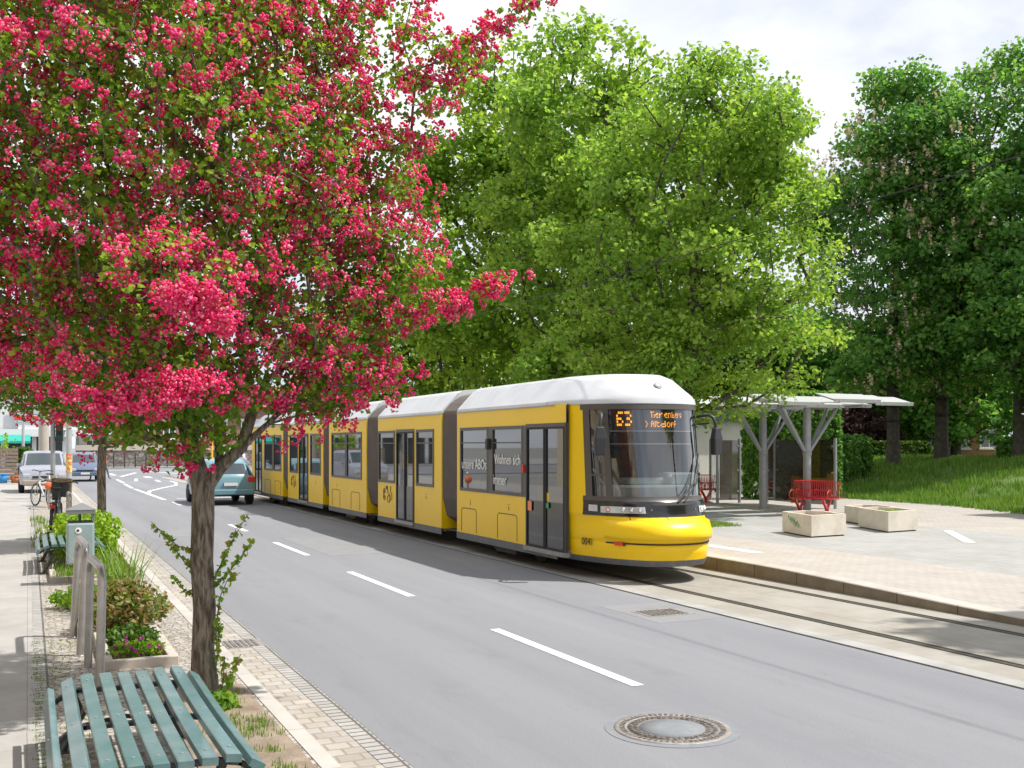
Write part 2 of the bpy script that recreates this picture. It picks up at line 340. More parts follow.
# platform
def pz(u, v):
    k = zk(v); t = min(1, max(0, (u-10.75)/3.0)); z = k*(1-t)+.15*t
    return z
vs_ = [-14+1.0*i for i in range(0, 85)]
def strip(name, us, mt):
    m = MB(); m.grid(lambda a, b: (a, b, pz(a, b)), us, vs_); return struct(name, m, mt)
m = MB()
for i in range(len(vs_)-1):
    a, b = vs_[i], vs_[i+1]
    m.quad((10.45,b,-.05),(10.45,a,-.05),(10.45,a,zk(a)-.012),(10.45,b,zk(b)-.012), 0)
    m.quad((10.45,b,zk(b)-.012),(10.45,a,zk(a)-.012),(10.462,a,zk(a)),(10.462,b,zk(b)), 1)
    m.quad((10.462,a,zk(a)),(10.75,a,zk(a)),(10.75,b,zk(b)),(10.462,b,zk(b)), 1)
struct('platform_kerb', m, [M['kerb'], M['kerbtop']])
strip('platform', [10.75, 11.2, 11.8, 12.6, 13.4], M['paverpink'])
strip('cycle_path', [13.4, 14, 15, 17, 19.5], M['pavergrey'])
strip('forecourt', [19.5, 22, 25, 26, 27.5, 36, 60, 90], M['paverpink'])
m = MB(); m.grid(lambda a, b: (a, b, pz(a, b)+.004), [11.55, 11.85], [15+i for i in range(16)]); struct('guide_strip', m, M['white'])
m = MB(); m.add([(18.86,17.55,.158),(19.02,17.42,.158),(17.12,15.1,.158),(16.94,15.24,.158)], [(3,2,1,0)]); struct('cycle_path_line', m, M['white'])
m = MB(); m.box(13.36, 13.42, 8, 10.2, .10, .165); struct('drain_channel', m, M['groove'])
# grass mound
MBND = [(-20, 24.6), (10, 25.0), (20.6, 25.4), (24, 26.6), (27, 26.9), (30, 27.1), (36, 28.6), (48, 30.5), (80, 30)]
def ub(v):
    for (a, x), (b, y) in zip(MBND, MBND[1:]):
        if v <= b: t = (v-a)/(b-a); return x+(y-x)*t
    return MBND[-1][1]
def sstep(t): t = min(1, max(0, t)); return t*t*(3-2*t)
def mz(u, v):
    d = u-ub(v)
    return .13+1.28*sstep(d/7.5)+.05*math.sin(u*1.3+v*.7)*sstep(d/2)+.04*math.sin(v*1.9-u*.4)*sstep(d/2)
m = MB(); m.grid(lambda a, b: (ub(b)+a, b, mz(ub(b)+a, b) if a > 0 else .10), [0,.25,.8,1.5,2.3,3.2,4.2,5.2,6.2,7.2,8.5,11,15,22,32,60], [-20+2*i for i in range(51)])
struct('grass_mound', m, M['grass'])
# far side of the junction
m = MB(); m.box(-60, 60, 100, 140, -.05, .10); struct('far_pavement', m, M['pavergrey'])

# painted markings
def dash(m, pts, wd, z=.004):
    for (a, b), (c, d) in zip(pts, pts[1:]):
        dx, dy = c-a, d-b; l = math.hypot(dx, dy) or 1; nx, ny = -dy/l*wd/2, dx/l*wd/2
        m.quad((a-nx, b-ny, z), (a+nx, b+ny, z), (c+nx, d+ny, z), (c-nx, d-ny, z))
m = MB()
for a, b in [(-.6, 2.2), (7.85, 10.95), (13.8, 16.9), (19.75, 22.7), (25.9, 28.3), (31.7, 34.2), (38.0, 40.3)]: m.quad((4.77,a,.004),(4.89,a,.004),(4.89,b,.004),(4.77,b,.004))
dash(m, [(4.75,42.0),(4.62,53.0)], .16); dash(m, [(4.6,54),(4.72,60)], .16); dash(m, [(4.8,61.5),(4.9,68)], .16)
dash(m, [(4.62,46.5),(5.0,50.2),(5.9,53.5),(7.0,57),(7.5,61),(7.55,64)], .16, .0045)
dash(m, [(5.7,64.5),(6.1,69)], .2); dash(m, [(6.8,62.5),(6.95,66)], .2); dash(m, [(5.6,74),(7.4,84)], .25)
dash(m, [(4.0,76),(6.0,76.5)], .25); dash(m, [(8.5,88),(10.5,78)], .25); dash(m, [(5.3,42.8),(7.4,42.9)], .2)
m.box(6.9, 7.3, 71, 73.5, 0, .0045); m.box(5.3, 5.6, 78, 82, .0, .0045)
dash(m, [(5.9,92),(9.4,95)], .3)
struct('road_markings', m, M['white'])
# old repairs and sealed cracks in the carriageway
def crack(m, pts, wd, seed):
    rg = random.Random(seed); P = []
    for (a, b), (c, d) in zip(pts, pts[1:]):
        k = max(2, int(math.hypot(c-a, d-b)/.12))
        for i in range(k): P.append((a+(c-a)*i/k+rg.uniform(-.022,.022), b+(d-b)*i/k+rg.uniform(-.02,.02)))
    dash(m, P, wd, .0025)
m = MB(); m.box(5.2, 6.5, 19.5, 23.6, -.02, .002); m.box(6.75, 7.72, 10.5, 11.9, -.02, .002); m.box(2.9, 3.9, 25.0, 27.2, -.02, .002); struct('asphalt_repairs', m, M['repair'])
# patch repairs round the street iron
m = MB(); m.prism([(4.33+.50*math.cos(t*PI/24), 6.56+.50*math.sin(t*PI/24)) for t in range(48)], -.02, .0035); struct('asphalt_patch', m, M['sealed'])
def manhole():
    t = thing('manhole_cover', 'round cast iron manhole cover set in the asphalt at the front of the road', 'manhole cover', (4.33, 6.56, 0))
    m = MB(); m.lathe([(.43,.0),(.43,.008),(.40,.009),(.345,.008),(.335,.004)], 56); obj('outer_ring', m, M['iron'], t)
    m = MB()
    for k in range(56):   # teeth of the ring
        a = 2*PI*k/56; M4 = Matrix.Rotation(a, 4, 'Z'); m.box(.352, .392, -.011, .011, .007, .0125, 0, M4)
    obj('ring_teeth', m, M['iron2'], t)
    m = MB(); m.lathe([(.33,.003),(.33,.008),(.25,.008),(.245,.004)], 48)
    for rr, nk in ((.308, 44), (.272, 38)):
        for k in range(nk):
            a = 2*PI*(k+.3)/nk; M4 = Matrix.Rotation(a, 4, 'Z'); m.box(rr-.011, rr+.011, -.012, .012, .007, .013, 0, M4)
    obj('lid', m, M['iron2'], t)
    m = MB(); m.lathe([(.0,.009),(.10,.009),(.243,.0085),(.243,.004)], 40); obj('concrete_infill', m, M['sealed'], t)
M['iron'] = mat('cast_iron', (.24,.22,.205), .6, .25, col2=(.33,.31,.29), vs=20, bump=.3)
M['iron2'] = mat('cast_iron_worn', (.105,.092,.082), .55, .4, col2=(.26,.24,.225), vs=25, bump=.2)
manhole()
t = thing('drain_cover', 'rectangular iron drain plate in the asphalt beside the tram track', 'drain', (7.22, 11.15, 0))
m = MB(); m.box(-.32,.32,-.24,.24,-.01,.006); obj('frame', m, M['iron'], t)
m = MB()
for k in range(9): m.box(-.27+k*.06,-.235+k*.06,-.2,.2,.005,.011)
obj('grate', m, M['iron2'], t)
t = thing('drain_cover', 'rusty square drain grate in the paved gutter beside the flowering tree', 'drain', (2.02, 11.2, .012))
m = MB(); m.box(-.24,.22,-.22,.22,-.01,.006); obj('frame', m, M['iron'], t)
m = MB()
for k in range(7): m.box(-.2+k*.055,-.17+k*.055,-.19,.19,.005,.012)
obj('grate', m, M['iron2'], t)
# ------------------------------------------------------------ tram
M['yellow'] = mat('tram_yellow', (.92,.60,.002), .34, coat=.10, spec=.4, dirt=(.84,.55,.006), ds=.9)
M['yellow2'] = mat('tram_yellow_door_post', (.83,.50,.004), .3, coat=.6)
M['roofw'] = mat('tram_roof_white', (.62,.64,.67), .38, col2=(.56,.58,.61), vs=1.5, dirt=(.45,.46,.48), ds=2)
M['grey'] = mat('skirt_grey', (.12,.13,.15), .5, dirt=(.24,.20,.16), ds=7)
M['dark'] = mat('black_gloss', (.012,.012,.014), .18, coat=.4)
M['frame'] = mat('window_frame_brown_grey', (.085,.075,.068), .4)
M['rubber'] = mat('rubber', (.025,.025,.027), .7)
M['bellow'] = mat('bellows_fabric', (.15,.13,.12), .8, dirt=(.20,.17,.15), ds=3)
M['glass'] = glassmat('tram_window_glass', (.02,.024,.025), .22, gloss=.09, mx_=.72)
M['glassw'] = glassmat('windscreen_glass', (.02,.025,.027), .72, gloss=.13)
M['inter'] = mat('tram_interior', (.20,.20,.19), .7)
M['interd'] = mat('tram_interior_dark', (.05,.05,.052), .7)
M['dash'] = mat('dashboard', (.50,.58,.56), .5)
M['seat'] = mat('seat_fabric', (.05,.10,.12), .8, col2=(.16,.12,.03), vs=9)
M['amber'] = mat('amber_led', (1.0,.36,.03), .5, emis=1.7)
M['redp'] = mat('red_sticker', (.75,.05,.02), .5)
M['orangep'] = mat('orange_sticker', (.85,.28,.12), .6)
M['greenp'] = mat('green_sticker', (.05,.35,.15), .6)
M['yel'] = mat('yellow_grip', (.85,.55,.02), .5)
M['lampg'] = mat('headlamp_glass', (.55,.58,.60), .12, .3, spec=.8)
M['steel'] = mat('steel', (.42,.42,.42), .35, .8, col2=(.3,.3,.3), vs=20)
M['signw'] = mat('grey_emblem', (.45,.46,.48), .5)
M['blk'] = mat('black_plastic', (.03,.032,.036), .45)
M['lettw'] = mat('white_lettering', (.85,.86,.86), .5)
M['lettk'] = mat('black_lettering', (.02,.02,.02), .5)
U0, U1 = 7.82, 10.20; UC = (U0+U1)/2; HW = (U1-U0)/2
TR = thing('tram', 'long yellow articulated tram with white roof at the stop', 'tram', (UC, 14, 0))
OX, OY = UC, 14
def interp(z, T):
    if z <= T[0][0]: return T[0][1]
    for (a, x), (b, y) in zip(T, T[1:]):
        if z <= b: return x+(y-x)*(z-a)/(b-a)
    return T[-1][1]
CZ = [(.26,13.36),(.34,13.32),(.56,13.28),(.60,13.32),(.64,13.28),(.76,13.27),(.92,13.37),(.99,13.48),(1.02,13.52),(1.2,13.58),(1.27,13.64),(2.72,13.86),(2.78,13.87),(2.88,13.90),(3.16,14.25),(3.235,14.45),(3.265,14.9),(3.28,16.2)]
LZ = [(.26,3.0),(.92,2.6),(1.02,2.1),(1.2,1.95),(1.3,1.85),(2.72,1.65),(3.0,1.5),(3.28,1.3)]
WZ = [(.26,HW-.03),(.34,HW),(2.76,HW-.01),(2.81,HW-.02),(3.16,HW-.34),(3.235,HW-.46),(3.265,HW-.62),(3.28,HW-.8)]
def S(phi, z, off=0.0, VE=15.6):
    """point on the cab shell: phi -100..100 degrees from the centre line, beyond 90 straight back to VE"""
    c, Lr, W_ = interp(z, CZ), interp(z, LZ), interp(z, WZ)
    sg = -1 if phi < 0 else 1; a = abs(phi)
    if a <= 90:
        s = math.sin(math.radians(a))**.8; v = c+Lr*(1-math.cos(math.radians(a)))
    else:
        s = 1; v0 = c+Lr; v = v0+(max(VE, v0+.01)-v0)*(a-90)/10
    # outward normal in plan (approx.)
    nx, ny = sg*math.sin(math.radians(min(a, 90)))**1.2, -math.cos(math.radians(min(a, 90)))
    l = math.hypot(nx, ny)
    return (sg*s*W_+off*nx/l, v-OY+off*ny/l, z)
def lin(a, b, n): return [a+(b-a)*i/(n-1) for i in range(n)]
PH = lin(-100, -90, 2)[:1]+lin(-90, 90, 37)+[100]
def shell(name, ph, zs, mt, off=0.0, parent=None, bm=None):
    m = bm or MB(); m.grid(lambda a, b: S(a, b, off), ph, zs, 0, True)
    return obj(name, m, mt, parent or TR) if bm is None else None
# nose: skirt, bumper, apron
shell('nose_skirt', PH, [.26,.30,.34,.355], M['grey'], .004)
nose = shell('nose', PH, [.355,.45,.56,.575,.60,.625,.64,.70,.76,.84,.92,.96,.99,1.02], M['yellow'])
bmp = MB(); ph2 = lin(-47, 47, 29)
bmp.grid(lambda a, b: S(a, b, .05*min(1, (47-abs(a))/7)*(1 if .66 < b < .93 else .2)), ph2, [.645,.66,.665,.72,.76,.84,.92,.935,.95], 0, True)
obj('bumper', bmp, M['yellow'], TR)
m = MB(); m.grid(lambda a, b: S(a, b, .012), lin(-45,45,31), [.588,.61], 0, True); obj('bumper_joint', m, M['rubber'], TR)
for s_ in (-1, 1):
    m = MB(); m.grid(lambda a, b: S(a, b, .022), lin(s_*36, s_*40.5, 4), [.565,.615]); obj('reflector', m, M['redp'], TR)
    m = MB(); m.grid(lambda a, b: S(a, b, .023), lin(s_*34.6, s_*36, 2), [.565,.615]); obj('reflector_end', m, M['blk'], TR)
# lamp band with lamps
shell('lamp_band', lin(-60, 60, 31), [1.005,1.05,1.12,1.2,1.235], M['dark'], .012)
for s_ in (-1, 1):
    m = MB(); m.grid(lambda a, b: S(a, b, .020), lin(s_*19, s_*48, 20), [1.055,1.08,1.13,1.155], 0, True); hl = obj('headlight', m, M['lampg'], TR)
    for a0 in (22.5, 28, 33.5, 43):
        m = MB(); p = S(s_*a0, 1.105, .026); q = S(s_*a0, 1.105, .034)
        m.tube([p, q], [.036, .030], 14); obj('lamp', m, M['steel'] if a0 < 40 else M['redp'], hl)
        m = MB(); m.tube([S(s_*a0, 1.105, .035), S(s_*a0, 1.105, .038)], .022, 12); obj('lens', m, M['lettw'], hl)
    m = MB(); m.grid(lambda a, b: S(a, b, .020), lin(s_*50, s_*56, 4), [1.07,1.10,1.15,1.17], 0, True); obj('indicator', m, M['lampg'], TR)
m = MB(); m.grid(lambda a, b: S(a, b, .018), lin(-14, 14, 10), [1.175,1.21]); obj('vent_slot', m, M['rubber'], TR)
for a0 in (-30, -6, 24):
    m = MB(); m.grid(lambda a, b: S(a, b, .0035), [a0-.25, a0+.25], [.955,.99,1.005]); obj('panel_joint', m, M['rubber'], TR)
for a0 in (-15, 14):
    m = MB(); m.tube([S(a0,1.11,.012), S(a0,1.11,.024)], .014, 8); obj('sensor', m, M['steel'], TR)
# dark window surround (from lamp band to roof) as frame pieces, glass between
ZB, ZT = 1.30, 2.66; P1, P2, P3 = 39, 43.5, 53
m = MB()
fr = lambda ph, zs: m.grid(lambda a, b: S(a, b, .006), ph, zs, 0, True)
fr(lin(-60, 60, 41), [1.235, 1.26, ZB+.005]); fr(lin(-60, 60, 41), [ZT-.005, 2.70, 2.745])
for s_ in (-1, 1):
    fr(lin(s_*P1, s_*P2, 4), lin(ZB, ZT, 8)); fr(lin(s_*P3, s_*58, 5), lin(ZB, ZT, 8))
    fr(lin(s_*P2, s_*P3, 5), [1.62, 1.65])
obj('windscreen_surround', m, M['frame'], TR)
for s_ in (-1, 1):   # yellow corner post behind the cab window
    m = MB(); m.grid(lambda a, b: S(a, b, 0), lin(s_*58, s_*90, 8)+[s_*100], [1.02,1.235,1.6,2.2,2.745], 0, True); obj('corner_post', m, M['yellow'], TR)
shell('windscreen', lin(-P1, P1, 21), lin(ZB, ZT, 10), M['glassw'], -.012)
m = MB(); m.grid(lambda a, b: S(a, b, .002), lin(-P1, P1, 21), [2.685, 2.70]); obj('top_trim', m, M['steel'], TR)
for s_ in (-1, 1): shell('cab_side_window', lin(s_*P2, s_*P3, 7), lin(ZB, ZT, 8), M['glassw'], -.01)
# white roof cap of the cab
ro = shell('cab_roof', PH, [2.745,2.76,2.81,2.83,2.88,3.0,3.12,3.16,3.20,3.235,3.25,3.265,3.275,3.28], M['roofw'], .012)
m = MB(); m.grid(lambda a, b: S(a, b, .018), lin(-9, 9, 4), [2.95,3.03,3.12]); bb = obj('emblem_plate', m, M['signw'], ro)
m = MB(); p = Vector(S(0, 3.03, .02)); m.tube([p+Vector((0,.02,-.02)), p+Vector((0,-.014,.012))], [.07,.065], 18); obj('roof_headlight', m, M['blk'], ro)
m = MB(); m.tube([p+Vector((0,-.014,.012)), p+Vector((0,-.018,.016))], .04, 16); obj('lens', m, M['lampg'], ro)
# cab interior: floor, dashboard, seat, rear wall, blind box with the display
m = MB(); m.prism([(S(a,1.25,-.12)[0], S(a,1.25,-.12)[1]) for a in lin(-75,75,21)]+[(HW-.1,1.4),(-HW+.1,1.4)], 1.0, 1.24); obj('cab_floor', m, M['interd'], TR)
m = MB(); m.box(-HW+.12, HW-.12, 1.62, 1.66, 1.0, 2.7); obj('cab_rear_wall', m, M['interd'], TR)
m = MB(); m.prism([(S(a,1.3,-.16)[0], S(a,1.3,-.16)[1]) for a in lin(-52,52,15)]+[(.75,.55),(.35,.42),(-.35,.42),(-.75,.55)], 1.24, 1.47); 
m.box(-.45,.45,.18,.50,1.47,1.58); m.box(.22,.72,.0,.42,1.47,1.66); obj('dashboard', m, M['dash'], TR, bevel=.03)
m = MB(); m.box(-.25,.25,.95,1.4,1.3,1.45); m.box(-.25,.25,1.35,1.48,1.4,2.05); m.box(-.14,.14,1.36,1.46,2.06,2.3); obj('driver_seat', m, M['seat'], TR, bevel=.04)
m = MB(); m.tube([S(3,1.6,-.2), S(3,1.66,-.2)], .04, 12); obj('cup', m, M['lettw'], TR)
m = MB(); m.grid(lambda a, b: S(a, b, -.10), lin(-37, 37, 13), [2.33,2.66], 0, True); bl = obj('destination_display', m, M['interd'], TR)
m = MB(); m.grid(lambda a, b: S(a, b, -.09), lin(-39, 39, 13), [2.11,2.125], 0, True); m.grid(lambda a, b: S(a, b, -.09), lin(-39, 39, 13), [2.31,2.325], 0, True); obj('sun_visor_bar', m, M['roofw'], TR)
def dotted(s, W_, z0, ht, name):
    """amber dot-matrix writing laid along the curved display"""
    F5 = {'6':['.###','#...','###.','#..#','###.'],'2':['###.','...#','.##.','#...','####'],'3':['###.','...#','.##.','...#','###.'],'T':['###','.#.','.#.','.#.','.#.'],'i':['#','.','#','#','#'],
     'e':['...','.##','###','#..','.##'],'r':['...','#.#','##.','#..','#..'],'n':['....','###.','#..#','#..#','#..#'],'b':['#...','#...','###.','#..#','###.'],'g':['....','.###','#..#','.###','.##.'],
     'p':['....','###.','#..#','###.','#...'],'a':['...','##.','.##','#.#','.##'],'k':['#..','#.#','##.','##.','#.#'],'>':['#..','.#.','..#','.#.','#..'],' ':['..','..','..','..','..'],
     'd':['...#','...#','.###','#..#','.###'],'o':['....','.##.','#..#','#..#','.##.'],'f':['.##','#..','###','#..','#..'],'l':['#','#','#','#','#'],'s':['...','.##','##.','.##','##.'],'A':['.##.','#..#','####','#..#','#..#'],'0':['.##.','#..#','#..#','#..#','.##.'],'t':['#..','###','#..','#..','.##']}
    m = MB(); d = ht/5; a = W_
    for ch in s:
        g = F5[ch]
        for r in range(5):
            for c_ in range(len(g[0])):
                if g[r][c_] == '#':
                    A = a+c_*1.15*(d/.04); z = z0+ht-r*d
                    q = [S(A,z-d*.72,-.085), S(A+.85*(d/.04),z-d*.72,-.085), S(A+.85*(d/.04),z,-.085), S(A,z,-.085)]
                    m.quad(*q)
        a += (len(g[0])+.8)*1.15*(d/.04)
    return obj(name, m, M['amber'], bl)
dotted('63', -33, 2.385, .235, 'line_number_lettering')
dotted('Tierenberg', -7, 2.52, .10, 'destination_lettering'); dotted('> Altdorf', -11, 2.375, .10, 'destination_lettering')
# wiper
m = MB(); m.tube([S(1,1.22,.03), S(14,1.5,.08), S(24,1.80,.05)], .015, 6); m.tube([S(5,1.22,.03), S(17,1.5,.08), S(26,1.80,.05)], .012, 6)
m.tube([S(14,1.33,.035), S(27,1.95,.04)], .014, 6); obj('wiper', m, M['blk'], TR)
m = MB()
m.grid(lambda a, b: S(a, b, -.005), [36.0,38.8], [1.33,1.45]); m.grid(lambda a, b: S(a, b, -.005), [31,36], [1.33,1.36]); obj('corner_sticker', m, M['redp'], TR)
# mirrors on bent arms
for s_ in (-1, 1):
    b0 = Vector(S(s_*44, 2.56, .02)); e = b0+Vector((s_*.14, -.26, -.02))
    m = MB(); m.tube([b0, b0+Vector((s_*.06,-.10,.02)), b0+Vector((s_*.11,-.20,.02)), e, e+Vector((s_*.03,-.02,-.10)), e+Vector((s_*.04,-.02,-.2))], .028, 8)
    m.tube([b0+Vector((0,0,-.12)), b0+Vector((s_*.1,-.2,-.11))], .016, 6); ma = obj('mirror_arm', m, M['blk'], TR)
    c = e+Vector((s_*.04,-.03,-.38)); R_ = Matrix.Translation(c) @ Matrix.Rotation(s_*.25, 4, 'Z') @ Matrix.Scale(.82, 4)
    m = MB(); m.add([tuple(R_ @ Vector(p)) for p in [(-.09,-.05,-.27),(.09,-.05,-.27),(.10,.07,-.27),(-.10,.07,-.27),(-.12,-.07,.05),(.12,-.07,.05),(.12,.07,.05),(-.12,.07,.05),(-.07,-.05,.27),(.07,-.05,.27),(.07,.06,.27),(-.07,.06,.27)]],
          [(0,3,2,1),(8,9,10,11)]+[(i, (i+1) % 4, 4+(i+1) % 4, 4+i) for i in range(4)]+[(4+i, 4+(i+1) % 4, 8+(i+1) % 4, 8+i) for i in range(4)])
    obj('mirror', m, M['blk'], ma, bevel=.02)
# ---- body sections
SECT = [(15.5,19.60),(20.47,24.84),(25.81,29.47),(30.14,34.69),(35.44,40.7)]
X0 = -HW
def side_cells(opens, va, vb, z0, z1):
    """rectangles that cover the side plane except the openings"""
    vs = sorted({va, vb, *[o[0] for o in opens], *[o[1] for o in opens]}); zs = sorted({z0, z1, *[o[2] for o in opens if z0 < o[2] < z1], *[o[3] for o in opens if z0 < o[3] < z1]})
    for i in range(len(vs)-1):
        for j in range(len(zs)-1):
            cv, cz = (vs[i]+vs[i+1])/2, (zs[j]+zs[j+1])/2
            if not any(o[0] < cv < o[1] and o[2] < cz < o[3] for o in opens): yield vs[i], vs[i+1], zs[j], zs[j+1]
WN = {0: [(18.02,19.42),(16.50,17.86)], 1: [(23.52,24.86-.06),(20.92,22.04)], 2: [(27.72,29.18),(26.22,27.66)], 3: [(33.25,34.42),(30.40,31.66)], 4: [(37.05,38.5),(35.7,36.95)]}
DR = {0: (14.90,16.38), 1: (22.16,23.42), 3: (31.90,33.12), 4: (38.95,40.22)}
WZ0, WZ1, DZ0, DZ1 = 1.20, 2.44, .36, 2.46
def rect_frame(m, x, v0, v1, z0, z1, t, d):
    m.box(x-d, x+.03, v0, v0+t, z0, z1); m.box(x-d, x+.03, v1-t, v1, z0, z1); m.box(x-d, x+.03, v0+t, v1-t, z0, z0+t); m.box(x-d, x+.03, v0+t, v1-t, z1-t, z1)
for i, (va, vb) in enumerate(SECT):
    if i == 0: va = 14.9
    a, b = va-OY, vb-OY
    ops = [(v0-OY, v1-OY, WZ0, WZ1) for v0, v1 in WN[i]]
    if i in DR: ops.append((DR[i][0]-OY, DR[i][1]-OY, DZ0, DZ1))
    m = MB()
    sa = a if i else 15.5-OY
    for s_ in (-1, 1):
        x = s_*HW
        cells = side_cells(ops if s_ < 0 else [(o[0], o[1], WZ0, WZ1) for o in ops], a, b, .36, 2.76) if (s_ < 0 or i) else side_cells([(o[0], o[1], WZ0, WZ1) for o in ops[:-1]], 15.5-OY, b, .36, 2.76)
        for p, q, z0, z1 in cells:
            m.quad((x,p,z0),(x,q,z0),(x,q,z1),(x,p,z1))
            if s_ < 0: m.quad((x+.05,p,z0),(x+.05,q,z0),(x+.05,q,z1),(x+.05,p,z1), 1)
    # end walls (yellow returns beside the bellows) and reveals of openings
    for e in ([a, b] if i else [b]):
        m.quad((-HW,e,.36),(HW,e,.36),(HW,e,2.76),(-HW,e,2.76))
    for o in ops:
        m.box(-HW, -HW+.05, o[0]-.001, o[0], o[2], o[3], 1); m.box(-HW, -HW+.05, o[1], o[1]+.001, o[2], o[3], 1)
    if i == 4:   # rear cab
        m.grid(lambda t_, z: (math.copysign(abs(math.sin(math.radians(t_)))**.8, t_)*HW, b+1.3*math.cos(math.radians(t_)), z), lin(-90, 90, 19), [.36, .9, 2.76], 0, True)
    body = obj('body_section', m, [M['yellow'], M['interd']], TR)
    for s_ in (-1, 1): m = MB(); m.box(s_*HW-.008, s_*HW+.008, (15.2-OY if i == 0 else a), b, .24, .37); obj('skirt', m, M['grey'], TR)
    m = MB()   # roof: bevelled side panels and flat top
    ra = 16.2-OY if i == 0 else a
    prof = [(z, interp(z, WZ)) for z in (2.745,2.76,2.81,3.16,3.235,3.265,3.28)]
    P = [(-w_-.012 if k < 3 else -w_, z) for k, (z, w_) in enumerate(prof)]+[(w_+.012 if k > 3 else w_, z) for k, (z, w_) in enumerate(prof[::-1])]
    rb_ = [15.55-OY if i == 0 else a]
    for (x0, z0), (x1, z1) in zip(P, P[1:]):
        m.quad((x0, rb_[0], z0), (x1, rb_[0], z1), (x1, b, z1), (x0, b, z0))
    m.add([(x, b, z) for x, z in P], [tuple(range(len(P)))])
    if i: m.add([(x, a, z) for x, z in P], [tuple(range(len(P)))])
    if i == 4: m.prism([(math.sin(math.radians(t_))*(HW-.1), b+1.2*math.cos(math.radians(t_))) for t_ in lin(-90, 90, 12)], 2.76, 3.1)
    rf = obj('roof', m, M['roofw'], TR)
    m = MB(); m.box(-HW-.016, -HW+.01, (15.3-OY if i == 0 else a), b, 2.742, 2.758); obj('gutter_trim', m, M['steel'], rf)
    # windows
    for v0, v1 in WN[i]:
        m = MB(); rect_frame(m, -HW, v0-OY, v1-OY, WZ0, WZ1, .06, .014); m.box(-HW-.008,-HW+.03,v0-OY+.06,v1-OY-.06,2.13,2.155)
        wf = obj('window', m, M['frame'], TR)
        m = MB(); m.quad((-HW+.012,v0-OY+.05,WZ0+.05),(-HW+.012,v1-OY-.05,WZ0+.05),(-HW+.012,v1-OY-.05,WZ1-.05),(-HW+.012,v0-OY+.05,WZ1-.05)); obj('pane', m, M['glass'], wf)
    if i in (0, 2) and len(WN[i]) == 2:   # dark strip joining both panes
        m = MB(); m.box(-HW-.010, -HW+.02, WN[i][1][1]-OY, WN[i][0][0]-OY, WZ0, WZ1); obj('window_pillar', m, M['frame'], TR)
    if i == 0: 
        m = MB(); m.box(-HW-.010, -HW+.02, 16.38-OY, 16.50-OY, WZ0, WZ1); obj('window_pillar', m, M['frame'], TR)
        m = MB(); m.box(-HW-.05, -HW-.012, 16.41-OY, 16.46-OY, 1.62, 1.76); obj('door_button_panel', m, M['redp'], TR)
        m = MB(); m.box(-HW-.09, -HW-.01, 17.88-OY, 17.99-OY, 2.02, 2.22); obj('side_camera', m, M['blk'], TR, bevel=.02)
    # doors: two leaves each
    if i in DR:
        v0, v1 = DR[i][0]-OY, DR[i][1]-OY; vm = (v0+v1)/2
        m = MB(); m.box(-HW-.012, -HW+.03, v0, v1, 2.40, DZ1); m.box(-HW-.012,-HW+.03,v0,v0+.035,DZ0,2.40); m.box(-HW-.012,-HW+.03,v1-.035,v1,DZ0,2.40); obj('door_frame', m, M['frame'], TR)
        m = MB(); m.box(-HW-.05, -HW+.05, v0-.02, v1+.02, .30, .37); obj('door_step', m, M['steel'], TR)
        for k, (p, q) in enumerate(((v0+.035, vm-.012), (vm+.012, v1-.035))):
            m = MB(); rect_frame(m, -HW-.004, p, q, DZ0+.01, 2.40, .035, .016); lf = obj('door', m, M['rubber'], TR)
            m = MB(); m.box(-HW-.002,-HW+.02,p+.03,q-.03,DZ0+.04,1.16); obj('lower_panel', m, M['dark'], lf)
            m = MB(); m.quad((-HW+.004,p+.03,1.16),(-HW+.004,q-.03,1.16),(-HW+.004,q-.03,2.37),(-HW+.004,p+.03,2.37)); obj('pane', m, M['glass'], lf)
            m = MB(); m.tube([(-HW+.06,(q if k == 0 else p)+(-.1 if k == 0 else .1),1.25),(-HW+.06,(q if k == 0 else p)+(-.1 if k == 0 else .1),1.75)], .02, 6); obj('grip', m, M['yel'], lf)
        if i == 0:
            m = MB(); m.box(-HW-.024,-HW-.02,16.12-OY,16.27-OY,.98,1.14); obj('sticker', m, M['orangep'], TR)
            m = MB(); m.tube([(-HW-.020,15.52-OY,1.10),(-HW-.026,15.52-OY,1.10)], .05, 14); obj('sticker', m, M['greenp'], TR)
            m = MB(); m.box(-HW+.03,-HW+.032,v0+.04,v1-.04,2.02,2.06); obj('inner_rail', m, M['steel'], TR)
    # equipment flaps: rounded door outlines
    fl = {0: [(18.6,19.35),(16.75,17.6)], 2: [(28.3,29.1),(26.4,27.2)], 4: [(37.4,38.4),(35.8,36.7)]}.get(i, [])
    for v0, v1 in fl:
        m = MB(); r = .08; p = [(v0,.40),(v0,.86-r)]+[(v0+r-r*math.cos(t_), .86-r+r*math.sin(t_)) for t_ in lin(0, PI/2, 5)]+[(v1-r+r*math.sin(t_), .86-r+r*math.cos(t_)) for t_ in lin(0, PI/2, 5)]+[(v1,.40)]
        m.tube([(-HW-.001, v-OY, z) for v, z in p], .007, 4, smooth=False); obj('flap_joint', m, M['interd'], TR)
    for v0 in {0: [18.9, 17.1], 1: [21.4, 24.3], 2: [28.6], 3: [31.0]}.get(i, []):
        m = MB(); m.box(-HW-.004,-HW+.002,v0-OY-.06,v0-OY+.06,1.03,1.035); m.box(-HW-.004,-HW+.002,v0-OY-.01,v0-OY+.01,.93,1.0); obj('latch', m, M['lettk'], TR)
    # inside: floor, ceiling, far side panes are openings already; seats
    m = MB(); m.box(-HW+.06, HW-.06, a+.02, b-.02, .30, .42); m.box(-HW+.06, HW-.06, a+.02, b-.02, 2.62, 2.66); obj('saloon', m, M['inter'], TR)
